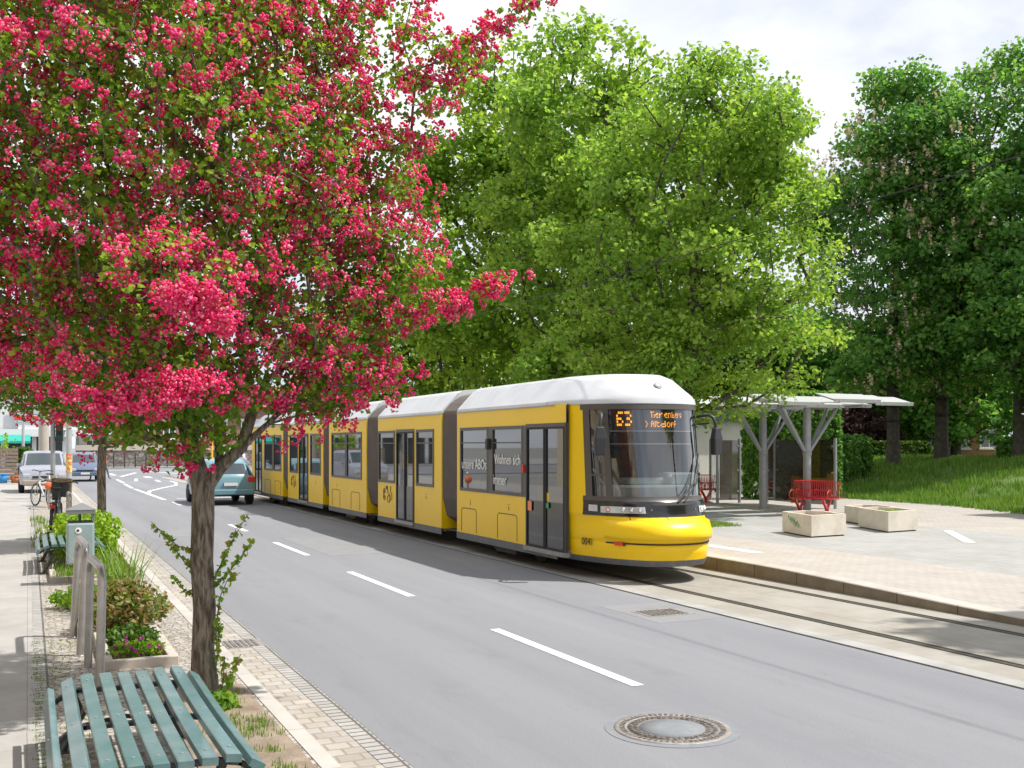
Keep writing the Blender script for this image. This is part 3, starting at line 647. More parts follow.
    for k in range(int((b-a)/.85)):
        y = a+.5+k*.85
        if i in DR and DR[i][0]-OY-.3 < y < DR[i][1]-OY+.3: continue
        for x in (-.85, .55):
            m = MB(); m.box(x, x+.42, y, y+.42, .82, .9); m.box(x, x+.42, y+.38, y+.44, .9, 1.5); obj('seat', m, M['seat'], TR, bevel=.02)
    for k in (0.25, .75):
        m = MB(); y = a+(b-a)*k; m.tube([(-.3,y,.42),(-.3,y,2.62)], .018, 6); obj('grab_pole', m, M['yel'], TR)
    m = MB()   # glazing of the far side
    for o in (ops if i else ops[:-1]): m.quad((HW-.012,o[0],WZ0),(HW-.012,o[1],WZ0),(HW-.012,o[1],WZ1),(HW-.012,o[0],WZ1))
    if m.v: obj('far_side_glazing', m, M['glass'], TR)
# vertical joint at door post, fleet numbers and writing
m = MB(); m.box(-HW-.003,-HW+.002,14.885-OY,14.895-OY,.4,2.74); obj('panel_joint', m, M['interd'], TR)
def side_text(s, size, v, z, mt, sq=.9, x=-HW-.004, align='CENTER', nm='lettering', par=None):
    # reads left to right from outside: text +x runs towards -v
    R_ = Matrix(((0,0,-1,x),(-1,0,0,v-OY),(0,1,0,z),(0,0,0,1)))
    return text_mesh(nm, s, size, mt, par or TR, R_, .0015, align, sq)
p = Vector(S(-58, .62, .02)); q = Vector(S(-51, .62, .02)); d = (q-p).normalized(); n_ = Vector((d.y, -d.x, 0))
mid = Vector(S(-55, .58, .02)); R_ = Matrix(((d.x,0,n_.x,mid.x),(d.y,0,n_.y,mid.y),(0,1,0,mid.z),(0,0,0,1)))
text_mesh('fleet_number', '0041', .16, M['lettk'], TR, R_, .002, 'CENTER', .85)
side_text('unsere ABOs', .27, 18.72, 1.72, M['lettw'], .84)
side_text('Wohnen sich', .27, 17.17, 1.83, M['lettw'], .78); side_text('immer', .27, 17.80, 1.46, M['lettw'], .85, align='LEFT')
def ring(m, v, z, r, t=.008, k=14): m.tube([(-HW-.006, v-OY+r*math.cos(2*PI*j/k), z+r*math.sin(2*PI*j/k)) for j in range(k+1)], t, 4, cap=False)
for vc in (24.1, 33.9):   # line symbols beside the doors: bicycle, pram, wheelchair
    m = MB(); ring(m, vc+.22, .84, .06); ring(m, vc+.22, 1.0, .06); ring(m, vc-.12, .82, .09); ring(m, vc+.05, 1.08, .035)
    m.tube([(-HW-.006, v-OY, z) for v, z in [(vc+.22,.84),(vc+.30,.92),(vc+.22,1.0)]], .008, 4)
    m.tube([(-HW-.006, v-OY, z) for v, z in [(vc-.02,1.12),(vc-.05,.95),(vc-.2,.93),(vc-.26,.78)]], .008, 4)
    m.tube([(-HW-.006, v-OY, z) for v, z in [(vc-.26,1.12),(vc-.25,1.0),(vc-.35,.95),(vc-.36,.8)]], .008, 4)
    obj('door_symbols', m, M['frame'], TR)
# bellows
for (a0, b0) in [(19.60,20.47),(24.84,25.81),(29.47,30.14),(34.69,35.44)]:
    a, b = a0-OY, b0-OY; m = MB(); n_ = 19
    zs = [.42,.5,.62,1.0,1.8,2.74,2.80,2.97,3.12,3.19]; ws = [HW-.55,HW-.32,HW-.12,HW-.03,HW-.02,HW-.03,HW-.05,HW-.2,HW-.42,HW-.7]
    m.grid(lambda t_, k: (-ws[int(k)]+(.05 if round((t_-a)/(b-a)*(n_-1)) % 2 else 0), t_, zs[int(k)]), lin(a, b, n_), range(10), 0, False)
    m.grid(lambda t_, k: (ws[int(k)]-(.05 if round((t_-a)/(b-a)*(n_-1)) % 2 else 0), t_, zs[int(k)]), lin(a, b, n_), range(10), 0, False)
    m.box(-HW+.7, HW-.7, a, b, 3.15, 3.19); m.box(-HW+.5, HW-.5, a, b, .40, .46)
    obj('bellows', m, M['bellow'], TR)
# undercarriage: bogies with wheels
for vb_ in (17.6, 27.7, 37.7):
    m = MB()
    for x in (-.72, .66): m.box(x, x+.06, vb_-OY-1.1, vb_-OY+1.1, .17, .32)
    m.box(-.7,.7,vb_-OY-.25,vb_-OY+.25,.2,.34); m.box(-1.1,-.8,vb_-OY-.6,vb_-OY+.3,.14,.26); bg_ = obj('bogie', m, M['interd'], TR)
    for dv in (-.9, .9):
        for x in (-.71, .70): m = MB(); m.lathe([(.0,x-.05),(.29,x-.05),(.30,x-.02),(.30,x+.06),(.0,x+.06)], 20, (0, vb_-OY+dv, .305), 0, 'x'); obj('wheel', m, M['rail'], bg_)
m = MB(); m.box(-HW+.1, HW-.1, 15.2-OY, 41-OY, .335, .36); obj('underframe', m, M['interd'], TR)
# ------------------------------------------------------------ trees
M['bark'] = mat('hawthorn_bark', (.085,.065,.050), .95, col2=(.27,.225,.18), vs=7, vpos=(.40,.60), scale=(5,5,1.1), bump=1.0, bs=16, dirt=(.16,.17,.12), ds=1.0)
M['bark2'] = mat('linden_bark', (.060,.050,.040), .95, col2=(.11,.095,.08), vs=5, bump=.8, bs=12)
M['haw'] = leafmat('hawthorn_leaf', [(.09,.21,.024),(.15,.30,.032),(.21,.37,.035),(.36,.48,.05)], .5)
M['hawb'] = leafmat('hawthorn_shoot_leaf', [(.12,.26,.02),(.19,.36,.03),(.28,.42,.05),(.36,.20,.07)], .45)
M['bloom'] = leafmat('hawthorn_blossom', [(.78,.016,.13),(.88,.032,.21),(.93,.07,.31),(.95,.18,.43),(.97,.48,.62)], .38, tcol=1.15)
M['linden'] = leafmat('linden_leaf', [(.16,.29,.045),(.23,.37,.06),(.31,.46,.075),(.43,.55,.12)], .58, clump=(.5,(.84,.93,.95)))
M['linden2'] = leafmat('linden_leaf_soft', [(.17,.29,.04),(.24,.38,.05),(.33,.46,.065),(.50,.60,.11)], .58, clump=(.5,(.8,.9,.9)))
M['chest'] = leafmat('chestnut_leaf', [(.085,.22,.055),(.13,.29,.06),(.18,.36,.075),(.29,.47,.10)], .52, clump=(.4,(.75,.85,.9)))
M['chestb'] = leafmat('chestnut_blossom', [(.42,.33,.22),(.6,.48,.36),(.65,.56,.45)], .3)
M['purple'] = leafmat('copper_beech_leaf', [(.035,.018,.022),(.06,.025,.03),(.09,.05,.045)], .3)
M['hedge'] = leafmat('hedge_leaf', [(.04,.10,.012),(.07,.15,.02),(.13,.22,.03)], .35)
M['lime'] = leafmat('bright_shrub_leaf', [(.18,.36,.02),(.28,.46,.03),(.40,.52,.05)], .45)
M['redgreen'] = leafmat('reddish_shrub_leaf', [(.14,.22,.03),(.26,.20,.07),(.36,.22,.12),(.11,.21,.03),(.20,.27,.05),(.42,.32,.2)], .35)
M['blade'] = leafmat('grass_blade', [(.09,.20,.02),(.14,.28,.03),(.20,.33,.045),(.28,.34,.09)], .4)
M['mblade'] = leafmat('meadow_blade', [(.10,.21,.025),(.14,.28,.035),(.19,.33,.045),(.30,.38,.12)], .4, clump=(.9,(.75,.85,.8)))
M['violet'] = leafmat('violet_flower', [(.45,.03,.42),(.62,.06,.55)], .3)

def camoff(dx, dd, dz=0):
    """right / away / up seen along the street view -> world offset"""
    return Vector((CT*dx+ST*dd, -ST*dx+CT*dd, dz))
def sample_blobs(blobs, n, mind, seed, shell_=0.0):
    """points spread through ellipsoids (dx, dd, z, rx, rd, rz), at least mind apart; shell_ pushes them outward"""
    rg = np.random.default_rng(seed); B = np.array(blobs, float)
    vol = B[:,3]*B[:,4]*B[:,5]; pr = vol/vol.sum(); P = np.zeros((0,3))
    tries = 0
    while len(P) < n and tries < 60:
        k = rg.choice(len(B), size=n, p=pr); d = rg.normal(size=(n,3)); d /= np.linalg.norm(d, axis=1)[:,None]
        r = rg.random(n)**(1/3); r = r*(1-shell_)+shell_*(.72+.28*r)
        C_ = B[k,:3]+d*r[:,None]*B[k,3:6]
        for c in C_:
            if len(P) == 0 or np.min(np.sum((P-c)**2, axis=1)) > mind*mind:
                P = np.vstack([P, c])
                if len(P) >= n: break
        tries += 1
    return P
def to_world_axes(P):
    return np.stack([CT*P[:,0]+ST*P[:,1], -ST*P[:,0]+CT*P[:,1], P[:,2]], axis=1)
def grow(root, targets, seed, step=.3, wob=.12, kpath=.35):
    """root: list of (pos, parent) start nodes; attaches every target to the cheapest node, curved twigs in between"""
    rg = np.random.default_rng(seed)
    cap = len(root)+len(targets)*14; P = np.zeros((cap,3)); par = np.full(cap, -1); pl = np.zeros(cap); n = 0
    for p, q in root:
        P[n] = p; par[n] = q; pl[n] = 0 if q < 0 else pl[q]+np.linalg.norm(P[n]-P[q]); n += 1
    base = P[len(root)-1]; tips = []
    order = np.argsort(np.linalg.norm(targets-np.array(root[min(2,len(root)-1)][0]), axis=1))
    skip = 1
    for ti in order:
        t = targets[ti]; dv = t-P[skip:n]; d = np.linalg.norm(dv, axis=1)
        c = d+kpath*pl[skip:n]*.5+np.maximum(0, -dv[:,2])*.5
        j = skip+int(np.argmin(c)); a = P[j].copy(); dist = np.linalg.norm(t-a)
        k = max(1, min(10, int(dist/step))); o = rg.normal(size=3)*wob*min(dist, 1.5)
        prev = j
        for i in range(1, k+1):
            f = i/k; p = a+(t-a)*f+o*math.sin(PI*f)*.7; p[2] += .12*dist*math.sin(PI*f)*.5
            P[n] = p; par[n] = prev; pl[n] = pl[prev]+dist/k; prev = n; n += 1
        tips.append(prev)
    return P[:n], par[:n], tips
def radii(par, n, rt, rtrunk):
    cnt = np.zeros(n); ch = np.zeros(n, int)
    for i in range(1, n): ch[par[i]] += 1
    for i in range(n-1, -1, -1):
        if ch[i] == 0: cnt[i] = 1
        if par[i] >= 0: cnt[par[i]] += cnt[i]
    ex = math.log(rtrunk/rt)/math.log(cnt.max()); return rt*cnt**ex
def skin(name, P, par, R, mt, parent, k=6, minr=0.0, seed=0, rough=0.0):
    E_ = [i for i in range(len(P)) if par[i] >= 0 and R[i] >= minr]
    E_ = np.array(E_); A = P[par[E_]]; B = P[E_]; ra = np.minimum(R[par[E_]], R[E_]*1.3+.002); rb = R[E_]
    d = B-A; ln = np.linalg.norm(d, axis=1)[:,None]+1e-9; d = d/ln
    ref = np.tile(np.array([.31,.95,.05]), (len(d),1)); ref[np.abs((d*ref).sum(1)) > .9] = [1,0,0.2]
    u_ = np.cross(d, ref); u_ /= np.linalg.norm(u_, axis=1)[:,None]; w_ = np.cross(d, u_)
    A = A-d*ra[:,None]*.25; B = B+d*rb[:,None]*.25
    t = 2*PI*np.arange(k)/k; cs, sn = np.cos(t), np.sin(t)
    ring = u_[:,None,:]*cs[None,:,None]+w_[:,None,:]*sn[None,:,None]
    VA = A[:,None,:]+ring*ra[:,None,None]; VB = B[:,None,:]+ring*rb[:,None,None]
    V = np.concatenate([VA, VB], axis=1).reshape(-1,3)
    i0 = (np.arange(len(E_))*2*k)[:,None]; j = np.arange(k)[None,:]; j2 = (j+1) % k
    F = np.stack([i0+j, i0+j2, i0+k+j2, i0+k+j], axis=2).reshape(-1,4)
    return npobj(name, V, F, mt, parent, smooth=True)
def leaves(name, C_, per, rad, size, mt, parent, seed, flat=.5, shape=.62, up=.35, sq=(1,1,.75), fold=.22, var=.35, drop=0.0):
    """folded leaf blades round the points C_"""
    rg = np.random.default_rng(seed); n = len(C_)*per
    c = np.repeat(C_, per, axis=0); d = rg.normal(size=(n,3)); d /= np.linalg.norm(d, axis=1)[:,None]
    r = rad*(rg.random(n)**.45); p = c+d*r[:,None]*np.array(sq); p[:,2] -= drop*rg.random(n)*rad
    nrm = rg.normal(size=(n,3))*(1-flat)+np.array([0,0,flat])+d*up; nrm /= np.linalg.norm(nrm, axis=1)[:,None]
    a = rg.normal(size=(n,3)); a -= nrm*(a*nrm).sum(1)[:,None]; a /= np.linalg.norm(a, axis=1)[:,None]; b = np.cross(nrm, a)
    s = size*(1-var+2*var*rg.random(n))[:,None]; w_ = s*shape*.5
    v0 = p-a*s*.5; v1 = p+b*w_+nrm*s*fold*.5+a*s*.02; v2 = p+a*s*.5; v3 = p-b*w_+nrm*s*fold*.5+a*s*.02
    V = np.stack([v0,v1,v2,v3], axis=1).reshape(-1,3); i = np.arange(n)[:,None]*4
    F = np.concatenate([i+np.array([[0,1,2]]), i+np.array([[0,2,3]])], axis=1).reshape(-1,3)
    return npobj(name, V, F, mt, parent)
OCT = np.array([(1,0,0),(-1,0,0),(0,1,0),(0,-1,0),(0,0,1),(0,0,-1)], float)
OF = np.array([(0,2,4),(2,1,4),(1,3,4),(3,0,4),(2,0,5),(1,2,5),(3,1,5),(0,3,5)])
def blossoms(name, C_, out, per, rad, size, mt, parent, seed):
    """corymbs: every point carries a domed head of small double blossoms"""
    rg = np.random.default_rng(seed); n = len(C_)*per
    c = np.repeat(C_, per, axis=0); o = np.repeat(out, per, axis=0)
    sc = np.repeat(.65+.7*rg.random(len(C_)), per)
    d = rg.normal(size=(n,3))+o*.8; d /= np.linalg.norm(d, axis=1)[:,None]
    p = c+d*(rad*sc*(.55+.45*rg.random(n)))[:,None]
    s = size*(.7+.6*rg.random(n)); q = rg.normal(size=(n,4)); q /= np.linalg.norm(q, axis=1)[:,None]
    w0,x,y,z = q.T
    Rm = np.stack([1-2*(y*y+z*z),2*(x*y-w0*z),2*(x*z+w0*y),2*(x*y+w0*z),1-2*(x*x+z*z),2*(y*z-w0*x),2*(x*z-w0*y),2*(y*z+w0*x),1-2*(x*x+y*y)],axis=1).reshape(-1,3,3)
    V = np.einsum('nij,kj->nki', Rm, OCT*np.array([1,1,.85]))*s[:,None,None]+p[:,None,:]
    F = (OF[None]+np.arange(n)[:,None,None]*6).reshape(-1,3)
    return npobj(name, V.reshape(-1,3), F, mt, parent, smooth=True)

def hawthorn(base, label, blobs, ntar, seed, limbs, per=30, nb=2.4, lsize=.05, bper=12, brad=.036, bsize=.0135, hero=None, rtr=.094, green=None, arms=()):
    t = thing('hawthorn_tree', label, 'tree', base, group='red flowering hawthorns along the kerb')
    T = to_world_axes(sample_blobs(blobs, ntar, .17 if ntar > 900 else .26, seed))
    if arms: T = np.vstack([T, to_world_axes(np.array(arms))])
    root = []
    for (dx, dd, z, q) in limbs: v = camoff(dx, dd, z); root.append((np.array(v), q))
    P, par, tips = grow(root, T, seed+1, step=.22, wob=.14)
    R = radii(par, len(P), .0042, rtr)
    # trunk swells at the foot
    for i in range(len(root)):
        if root[i][0][2] < .35: R[i] = rtr+.03*(1-root[i][0][2]/.35)
    skin('branches', P, par, R, M['bark'], t, 7)
    Tp = P[tips]; rg = np.random.default_rng(seed+3)
    cen = Tp.mean(0)
    mids = P[rg.integers(len(root), len(P), len(tips)//2)]
    if green: mids = np.vstack([mids, to_world_axes(sample_blobs(green, int(sum(b[3]*b[4]*b[5] for b in green)*1700), .05, seed+8))])
    leaves('foliage', np.vstack([Tp, mids]), per, .17 if ntar > 900 else .25, lsize, M['haw'], t, seed+4, flat=.35, shape=.85)
    o = Tp-cen; o /= np.linalg.norm(o, axis=1)[:,None]+1e-6
    idx = np.repeat(np.arange(len(Tp)), 9)
    # blossoms gather on the sunny outer side and in strings along the twigs
    dist = np.linalg.norm((Tp-cen)/np.array([2.1,2.1,2.3]), axis=1)
    pr = np.clip(.18+.75*dist, .1, 1)[idx]*nb/9*rg.choice([.25,1,1.9], size=len(Tp), p=[.25,.45,.3])[idx]
    idx = idx[rg.random(len(idx)) < pr]
    Cb = Tp[idx]+o[idx]*.08+rg.normal(size=(len(idx),3))*np.array([.085,.085,.07])
    if hero:
        for (dx, dd, z, r, n_) in hero:
            c = np.array(camoff(dx, dd, z)); dd_ = rg.normal(size=(n_,3)); dd_ /= np.linalg.norm(dd_, axis=1)[:,None]
            Cb = np.vstack([Cb, c+dd_*r*(rg.random(n_)**.4)[:,None]*np.array([1.2,1.2,.75])])
    oo = Cb-cen; oo /= np.linalg.norm(oo, axis=1)[:,None]+1e-6; oo[:,2] += .4
    blossoms('blossoms', Cb, oo, bper, brad, bsize, M['bloom'], t, seed+5)
    return t, P, par, tips

# near hawthorn
blobsA = [(-.55,-.1,4.5, 2.0,1.9,1.75), (-1.9,-.2,4.1,1.3,1.3,1.6), (-.3,0,6.1,1.8,1.7,1.3), (.55,.1,3.9,1.25,1.2,1.2), (.75,.0,3.05,.85,.8,.5), (-1.2,-.3,3.15,1.0,.9,.45), (-.4,-.9,2.65,.75,.5,.33),
          (1.5,.1,3.15,.35,.3,.16), (1.95,.1,3.2,.36,.25,.12), (2.3,.1,3.33,.2,.18,.10), (1.35,0,5.2,.7,.6,.7), (1.95,0,5.2,.45,.3,.25), (2.4,0,5.45,.35,.22,.16), (2.85,0,5.78,.25,.16,.12), (1.25,.1,4.4,.65,.6,.6), (1.2,.1,2.6,.5,.4,.22), (.5,.2,2.35,.4,.3,.2), (-.25,-.2,2.1,.4,.35,.18),
          (.3,-1.7,3.25,.6,.5,.35),(-.45,-.2,2.2,.5,.35,.25),(.95,.1,2.5,.55,.4,.22),(1.5,0,3.9,.5,.6,.75),(.1,-.5,2.75,.9,.6,.3)]
limbsA = [(0,0,-.05,-1),(0,0,.12,0),(-.01,.0,.35,1),(0,.01,.7,2),(-.02,.0,1.1,3),(-.01,0,1.45,4),(-.01,0,1.68,5),
          (.12,.02,1.86,6),(.30,.03,2.03,7),(.52,.0,2.22,8),(.74,-.05,2.42,9),(.92,-.05,2.65,10),          # right limb
          (-.07,0,1.90,6),(-.15,.02,2.2,12),(-.27,-.05,2.55,13),(-.36,-.1,2.95,14),(-.42,0,3.4,15),        # left limb
          (.38,.1,2.35,8),(.30,.15,2.75,17),(.22,.1,3.2,18),(.15,.0,3.7,19),(.02,.3,2.3,7),(.0,.6,2.8,21),(-.08,-.3,2.3,12),(-.1,-.75,2.75,23)]
hero = [(.45,-1.95,3.02,.17,46),(.62,-1.85,2.86,.13,26),(-.05,-1.15,2.42,.24,70),(-.38,-1.1,2.36,.17,38),(.25,-1.1,2.48,.18,36),(-1.3,-.8,2.7,.15,20),(.62,-.2,2.42,.12,16),(2.02,.05,3.22,.16,34),(2.32,.08,3.36,.13,28),(1.7,.05,3.1,.15,18),(1.3,.0,2.72,.12,14),(2.0,0,5.15,.18,30),(2.4,0,5.5,.14,18),(-.95,-1.0,3.4,.2,26),(-1.7,-1.0,3.9,.22,30)]
ARMS = [(1.35,0,5.0),(1.6,.05,5.1),(1.75,-.1,5.0),(1.9,0,5.2),(2.02,.1,5.35),(2.15,-.05,5.3),(2.35,0,5.45),(2.45,.1,5.58),(2.6,0,5.62),(2.75,.05,5.74),(2.9,0,5.83),(3.02,0,5.93),
   (1.45,.1,3.1),(1.6,.0,3.0),(1.7,.1,3.15),(1.9,.08,3.2),(2.02,.0,3.16),(2.12,.08,3.28),(2.3,.08,3.36),(2.4,.05,3.42),(1.3,.05,2.6),(1.45,0,2.66),(1.55,.05,2.74)]
hero += [(1.75,0,5.08,.14,18),(2.2,0,5.35,.14,18),(2.65,0,5.66,.11,12),(2.95,0,5.88,.09,10)]
HA = hawthorn((1.32, 8.92, .05), 'large red flowering hawthorn tree in the foreground beside the slatted bench', blobsA, 2300, 21, limbsA, hero=hero, arms=ARMS, per=19, nb=3.9, brad=.052, bper=18, bsize=.0132, green=[(-.42,-.2,2.22,.40,.3,.18),(-.1,-.25,1.95,.15,.1,.12),(.12,-.15,2.2,.2,.2,.2),(.85,.1,2.45,.45,.3,.18),(-.1,-.3,2.5,.7,.4,.25),(1.5,.1,3.4,.4,.3,.35)])
# leafy shoots on its trunk
def shoots(t, specs, seed, lm):
    rg = np.random.default_rng(seed); C_ = []; m = MB()
    for pts in specs:
        w3 = [Vector(camoff(*p)) for p in pts]; m.tube(w3, [.006-.004*i/len(w3) for i in range(len(w3))], 5)
        for a, b in zip(w3, w3[1:]):
            k = max(2, int((b-a).length/.035))
            for i in range(k): C_.append(np.array(a.lerp(b, i/k)))
    obj('shoot', m, M['bark'], t)
    leaves('shoot_leaves', np.array(C_), 3, .035, .055, lm, t, seed, flat=.3, shape=.95)
shoots(HA[0], [[(-.05,0,1.18),(-.2,-.05,1.22),(-.32,-.08,1.33),(-.42,-.05,1.42)], [(-.06,0,.98),(-.16,.0,1.08),(-.25,0,1.2),(-.33,.02,1.25)], [(.08,0,.95),(.17,-.03,1.12),(.26,-.03,1.3),(.36,-.02,1.48)],
   [(.08,0,.88),(.2,.0,1.0),(.32,0,1.15),(.4,.02,1.28)], [(.1,-.03,.45),(.12,-.05,.62),(.14,-.05,.8),(.2,-.02,.95),(.3,0,1.0)], [(-.1,0,.82),(-.2,0,.88),(-.28,0,.98)], [(.1,-.03,.2),(.13,-.03,.4),(.12,-.03,.6)],
   [(.16,-.1,.0),(.19,-.12,.15),(.2,-.12,.33)], [(.2,-.1,.0),(.27,-.12,.2),(.33,-.12,.35)]], 5, M['hawb'])
# second hawthorn further along
blobsB = [(0,0,3.9,1.7,1.6,1.5),(-1.2,0,3.6,1.2,1.1,1.1),(.6,0,3.6,1.2,1.2,1.1),(0,0,5.2,1.3,1.3,1.0),(-.45,-.3,2.95,.6,.5,.4),(-1.2,-.3,2.62,.35,.2,.07),(.2,0,2.4,.5,.5,.4)]
limbsB = [(0,0,-.05,-1),(0,0,.3,0),(.01,0,.9,1),(0,0,1.5,2),(.02,0,2.0,3),(.15,0,2.5,4),(-.2,0,2.5,4),(-.6,-.1,2.8,6),(.0,.1,2.9,4),(.05,0,3.4,8)]
hawthorn((1.33, 22.5, .05), 'second red flowering hawthorn tree with a thin trunk behind the litter bin', blobsB, 620, 51, limbsB, per=30, nb=3.6, lsize=.075, bper=8, brad=.05, bsize=.021, rtr=.085)

def bigtree(name, label, base, blobs, ntar, seed, lm, rtrunk, fork, per=110, rad=.6, lsize=.14, flower=None, mind=.55, droop=.4, bark='bark2', shell_=.35, group=None, lean=(0,0)):
    t = thing(name, label, 'tree', base, group=group)
    rgb = np.random.default_rng(seed+77); big = sorted(blobs, key=lambda b: -b[3]*b[5])[:6]; extra = []
    for b in big:   # uneven outline: small boughs that stick out
        for _ in range(4):
            d = rgb.normal(size=3); d[2] = abs(d[2])*.8-.15; d /= np.linalg.norm(d); f = .98+.16*rgb.random(); r_ = .45+.5*rgb.random()
            extra.append((b[0]+d[0]*b[3]*f, b[1]+d[1]*b[4]*f, b[2]+d[2]*b[5]*f, r_, r_, r_*.8))
    T1 = sample_blobs(blobs, ntar, mind, seed, shell_); T2 = sample_blobs(extra, 7*len(extra), mind*.6, seed+5)
    T = to_world_axes(np.vstack([T1, T2]))
    nseg = 5; root = [(np.array([0,0,-.1]), -1)]
    for i in range(1, nseg+1): root.append((np.array(camoff(lean[0]*i/nseg, lean[1]*i/nseg, fork*i/nseg)), i-1))
    top = max(b[2]+b[5]*.2 for b in blobs); cx = np.mean([b[0] for b in blobs]); cdp = np.mean([b[1] for b in blobs])
    for i in range(1, 5): root.append((np.array(camoff(lean[0]+(cx-lean[0])*i/5+.15*math.sin(i*2+seed), lean[1]+(cdp-lean[1])*i/5, fork+(top-fork)*i/5)), len(root)-1))
    P, par, tips = grow(root, T, seed+1, step=.7, wob=.10, kpath=.3)
    R = radii(par, len(P), .02, rtrunk); R[0] *= 1.35; R[1] *= 1.1
    skin('trunk', P, par, R, M[bark], t, 7)
    Tp = P[tips]; leaves('crown', Tp, per, rad, lsize, lm, t, seed+4, flat=.45, shape=.85, up=.3, drop=droop, sq=(1,1,.58))
    if flower:
        rg = np.random.default_rng(seed+9); k = (rg.random(len(Tp)) < flower[0]) & (Tp[:,2] < Tp[:,2].max()*.86)
        o = Tp-Tp.mean(0); o /= np.linalg.norm(o, axis=1)[:,None]
        Cf = np.repeat(Tp[k]+o[k]*rad*.75, flower[1], axis=0)+rg.normal(size=(int(k.sum())*flower[1], 3))*rad*.5
        leaves('blossom_spikes', Cf, 14, .13, .10, M['chestb'], t, seed+10, sq=(.6,.6,1.6), shape=.9)
    return t
def at(X, Z): return (CT*X+ST*Z, -ST*X+CT*Z)
# linden beside the tram front (largest in view)
x, y = at(4.55, 28.2)
bigtree('linden_tree', 'bright green linden tree rising right behind the tram cab', (x, y, .12),
   [(1.0,0,7.4,2.7,2.6,3.2),(2.2,-.4,6.2,1.8,2.0,2.9),(1.5,0,10.3,1.5,1.8,2.2),(-.8,0,7.0,2.2,2.2,3.2),(2.5,-.2,8.6,1.1,1.4,1.5),(0,.2,10.0,1.8,1.8,2.0),(1.0,-.3,4.2,1.9,1.8,1.4),(2.6,-.6,3.9,.9,.8,.6),(.5,-.9,3.3,.6,.5,.7),(2.3,-.9,3.25,.45,.4,.45),(-1.9,0,5.2,1.4,1.5,1.6),(3.1,0,6.0,.9,1.2,1.8)],
   360, 101, M['linden'], .30, 3.6, per=135, rad=.64, lsize=.135, mind=.92, group='lindens behind the tram')
x, y = at(2.8, 34)
bigtree('linden_tree', 'tallest green linden tree rising above the middle of the tram front section', (x, y, .12),
   [(0,0,8.0,3.0,2.8,4.0),(-.4,0,12.2,2.4,2.2,2.9),(1.6,0,11.4,1.9,2.0,2.5),(-.9,0,14.5,1.3,1.2,1.6),(1.0,0,14.2,1.2,1.0,1.4),(-1.8,0,9.0,1.7,1.8,3.0),(2.2,0,8.0,1.8,2.0,3.0),(0,0,4.2,2.6,2.4,1.6)],
   430, 131, M['linden'], .30, 4.2, per=95, rad=.72, lsize=.19, mind=.98, group='lindens behind the tram')
x, y = at(.9, 40)
bigtree('linden_tree', 'pale green linden tree rising above the second and third tram sections', (x, y, .12),
   [(0,0,8.0,3.2,3.0,4.2),(-.6,0,12.8,2.3,2.3,3.1),(1.4,0,12.6,1.9,2.0,2.5),(-2.2,0,11.4,1.8,1.8,2.8),(-.9,0,16.0,1.3,1.2,1.7),(-2.4,0,6.5,1.8,2.0,2.6),(-1.7,0,15.0,1.6,1.5,2.0),(-3.0,0,11.5,1.6,1.6,2.8),(-3.3,0,8.2,1.7,1.8,2.6),(0,0,4.0,2.8,2.6,1.5)],
   520, 161, M['linden2'], .32, 4.4, per=92, rad=.78, lsize=.21, mind=1.05, group='lindens behind the tram')
x, y = at(-5.2, 50)
bigtree('linden_tree', 'lower green linden tree half hidden behind the hawthorn crown, above the tram rear', (x, y, .12),
   [(0,0,6.4,3.6,3.0,3.4),(2.8,0,6.6,2.6,2.6,3.6),(-2.6,0,5.6,2.4,2.4,2.6),(.5,0,9.2,2.2,2.2,1.8)], 260, 191, M['linden2'], .3, 3.2, per=80, rad=.85, lsize=.24, mind=.7, group='lindens behind the tram')
bigtree('linden_tree', 'unseen tall linden added outside the right edge of the picture to shade the tracks', (17.9, 3.4, .15), [(0,0,9.0,3.0,3.0,3.0),(0,0,11.0,2.0,2.0,2.0)], 260, 195, M['linden'], .2, 4.6, per=120, rad=.85, lsize=.24, mind=.7)  # unseen tree, added so its dense crown throws a soft shadow on the tracks
# trees on the mound
def mb(X, Z): u, v = at(X, Z); return (u, v, mz(u, v)-.05)
bigtree('horse_chestnut', 'horse chestnut with pale blossom spikes, leftmost of the dark trees on the grass mound', mb(16.5,45.5),
   [(-.3,0,8.5,2.9,3.0,4.6),(.2,0,12.9,2.5,2.5,3.2),(-1.9,0,11.0,1.7,1.9,2.4),(.3,0,15.2,1.6,1.6,1.6),(.4,-.5,4.5,2.6,2.2,1.5),(1.8,0,9.0,2.2,2.4,4.0)],
   400, 211, M['chest'], .27, 3.2, per=95, rad=.82, lsize=.20, flower=(.5, 7), mind=1.05, group='dark trees on the grass mound')
bigtree('maple_tree', 'broad dark green maple in the middle of the grass mound with a forked upper trunk', mb(18.4,45),
   [(1.6,-1,9.0,3.6,3.0,5.0),(2.4,-.6,14.3,2.6,2.5,2.8),(.4,-1,12.5,2.2,2.2,3.0),(4.2,-.5,12.0,2.6,2.5,4.2),(3.6,-1.5,6.0,3.0,2.5,3.0),(.6,-1.2,5.2,2.2,2.0,1.6),(3.6,0,15.6,1.6,1.6,1.8)],
   470, 241, M['chest'], .28, 3.4, per=95, rad=.82, lsize=.20, mind=1.05, flower=(.10, 3), group='dark trees on the grass mound')
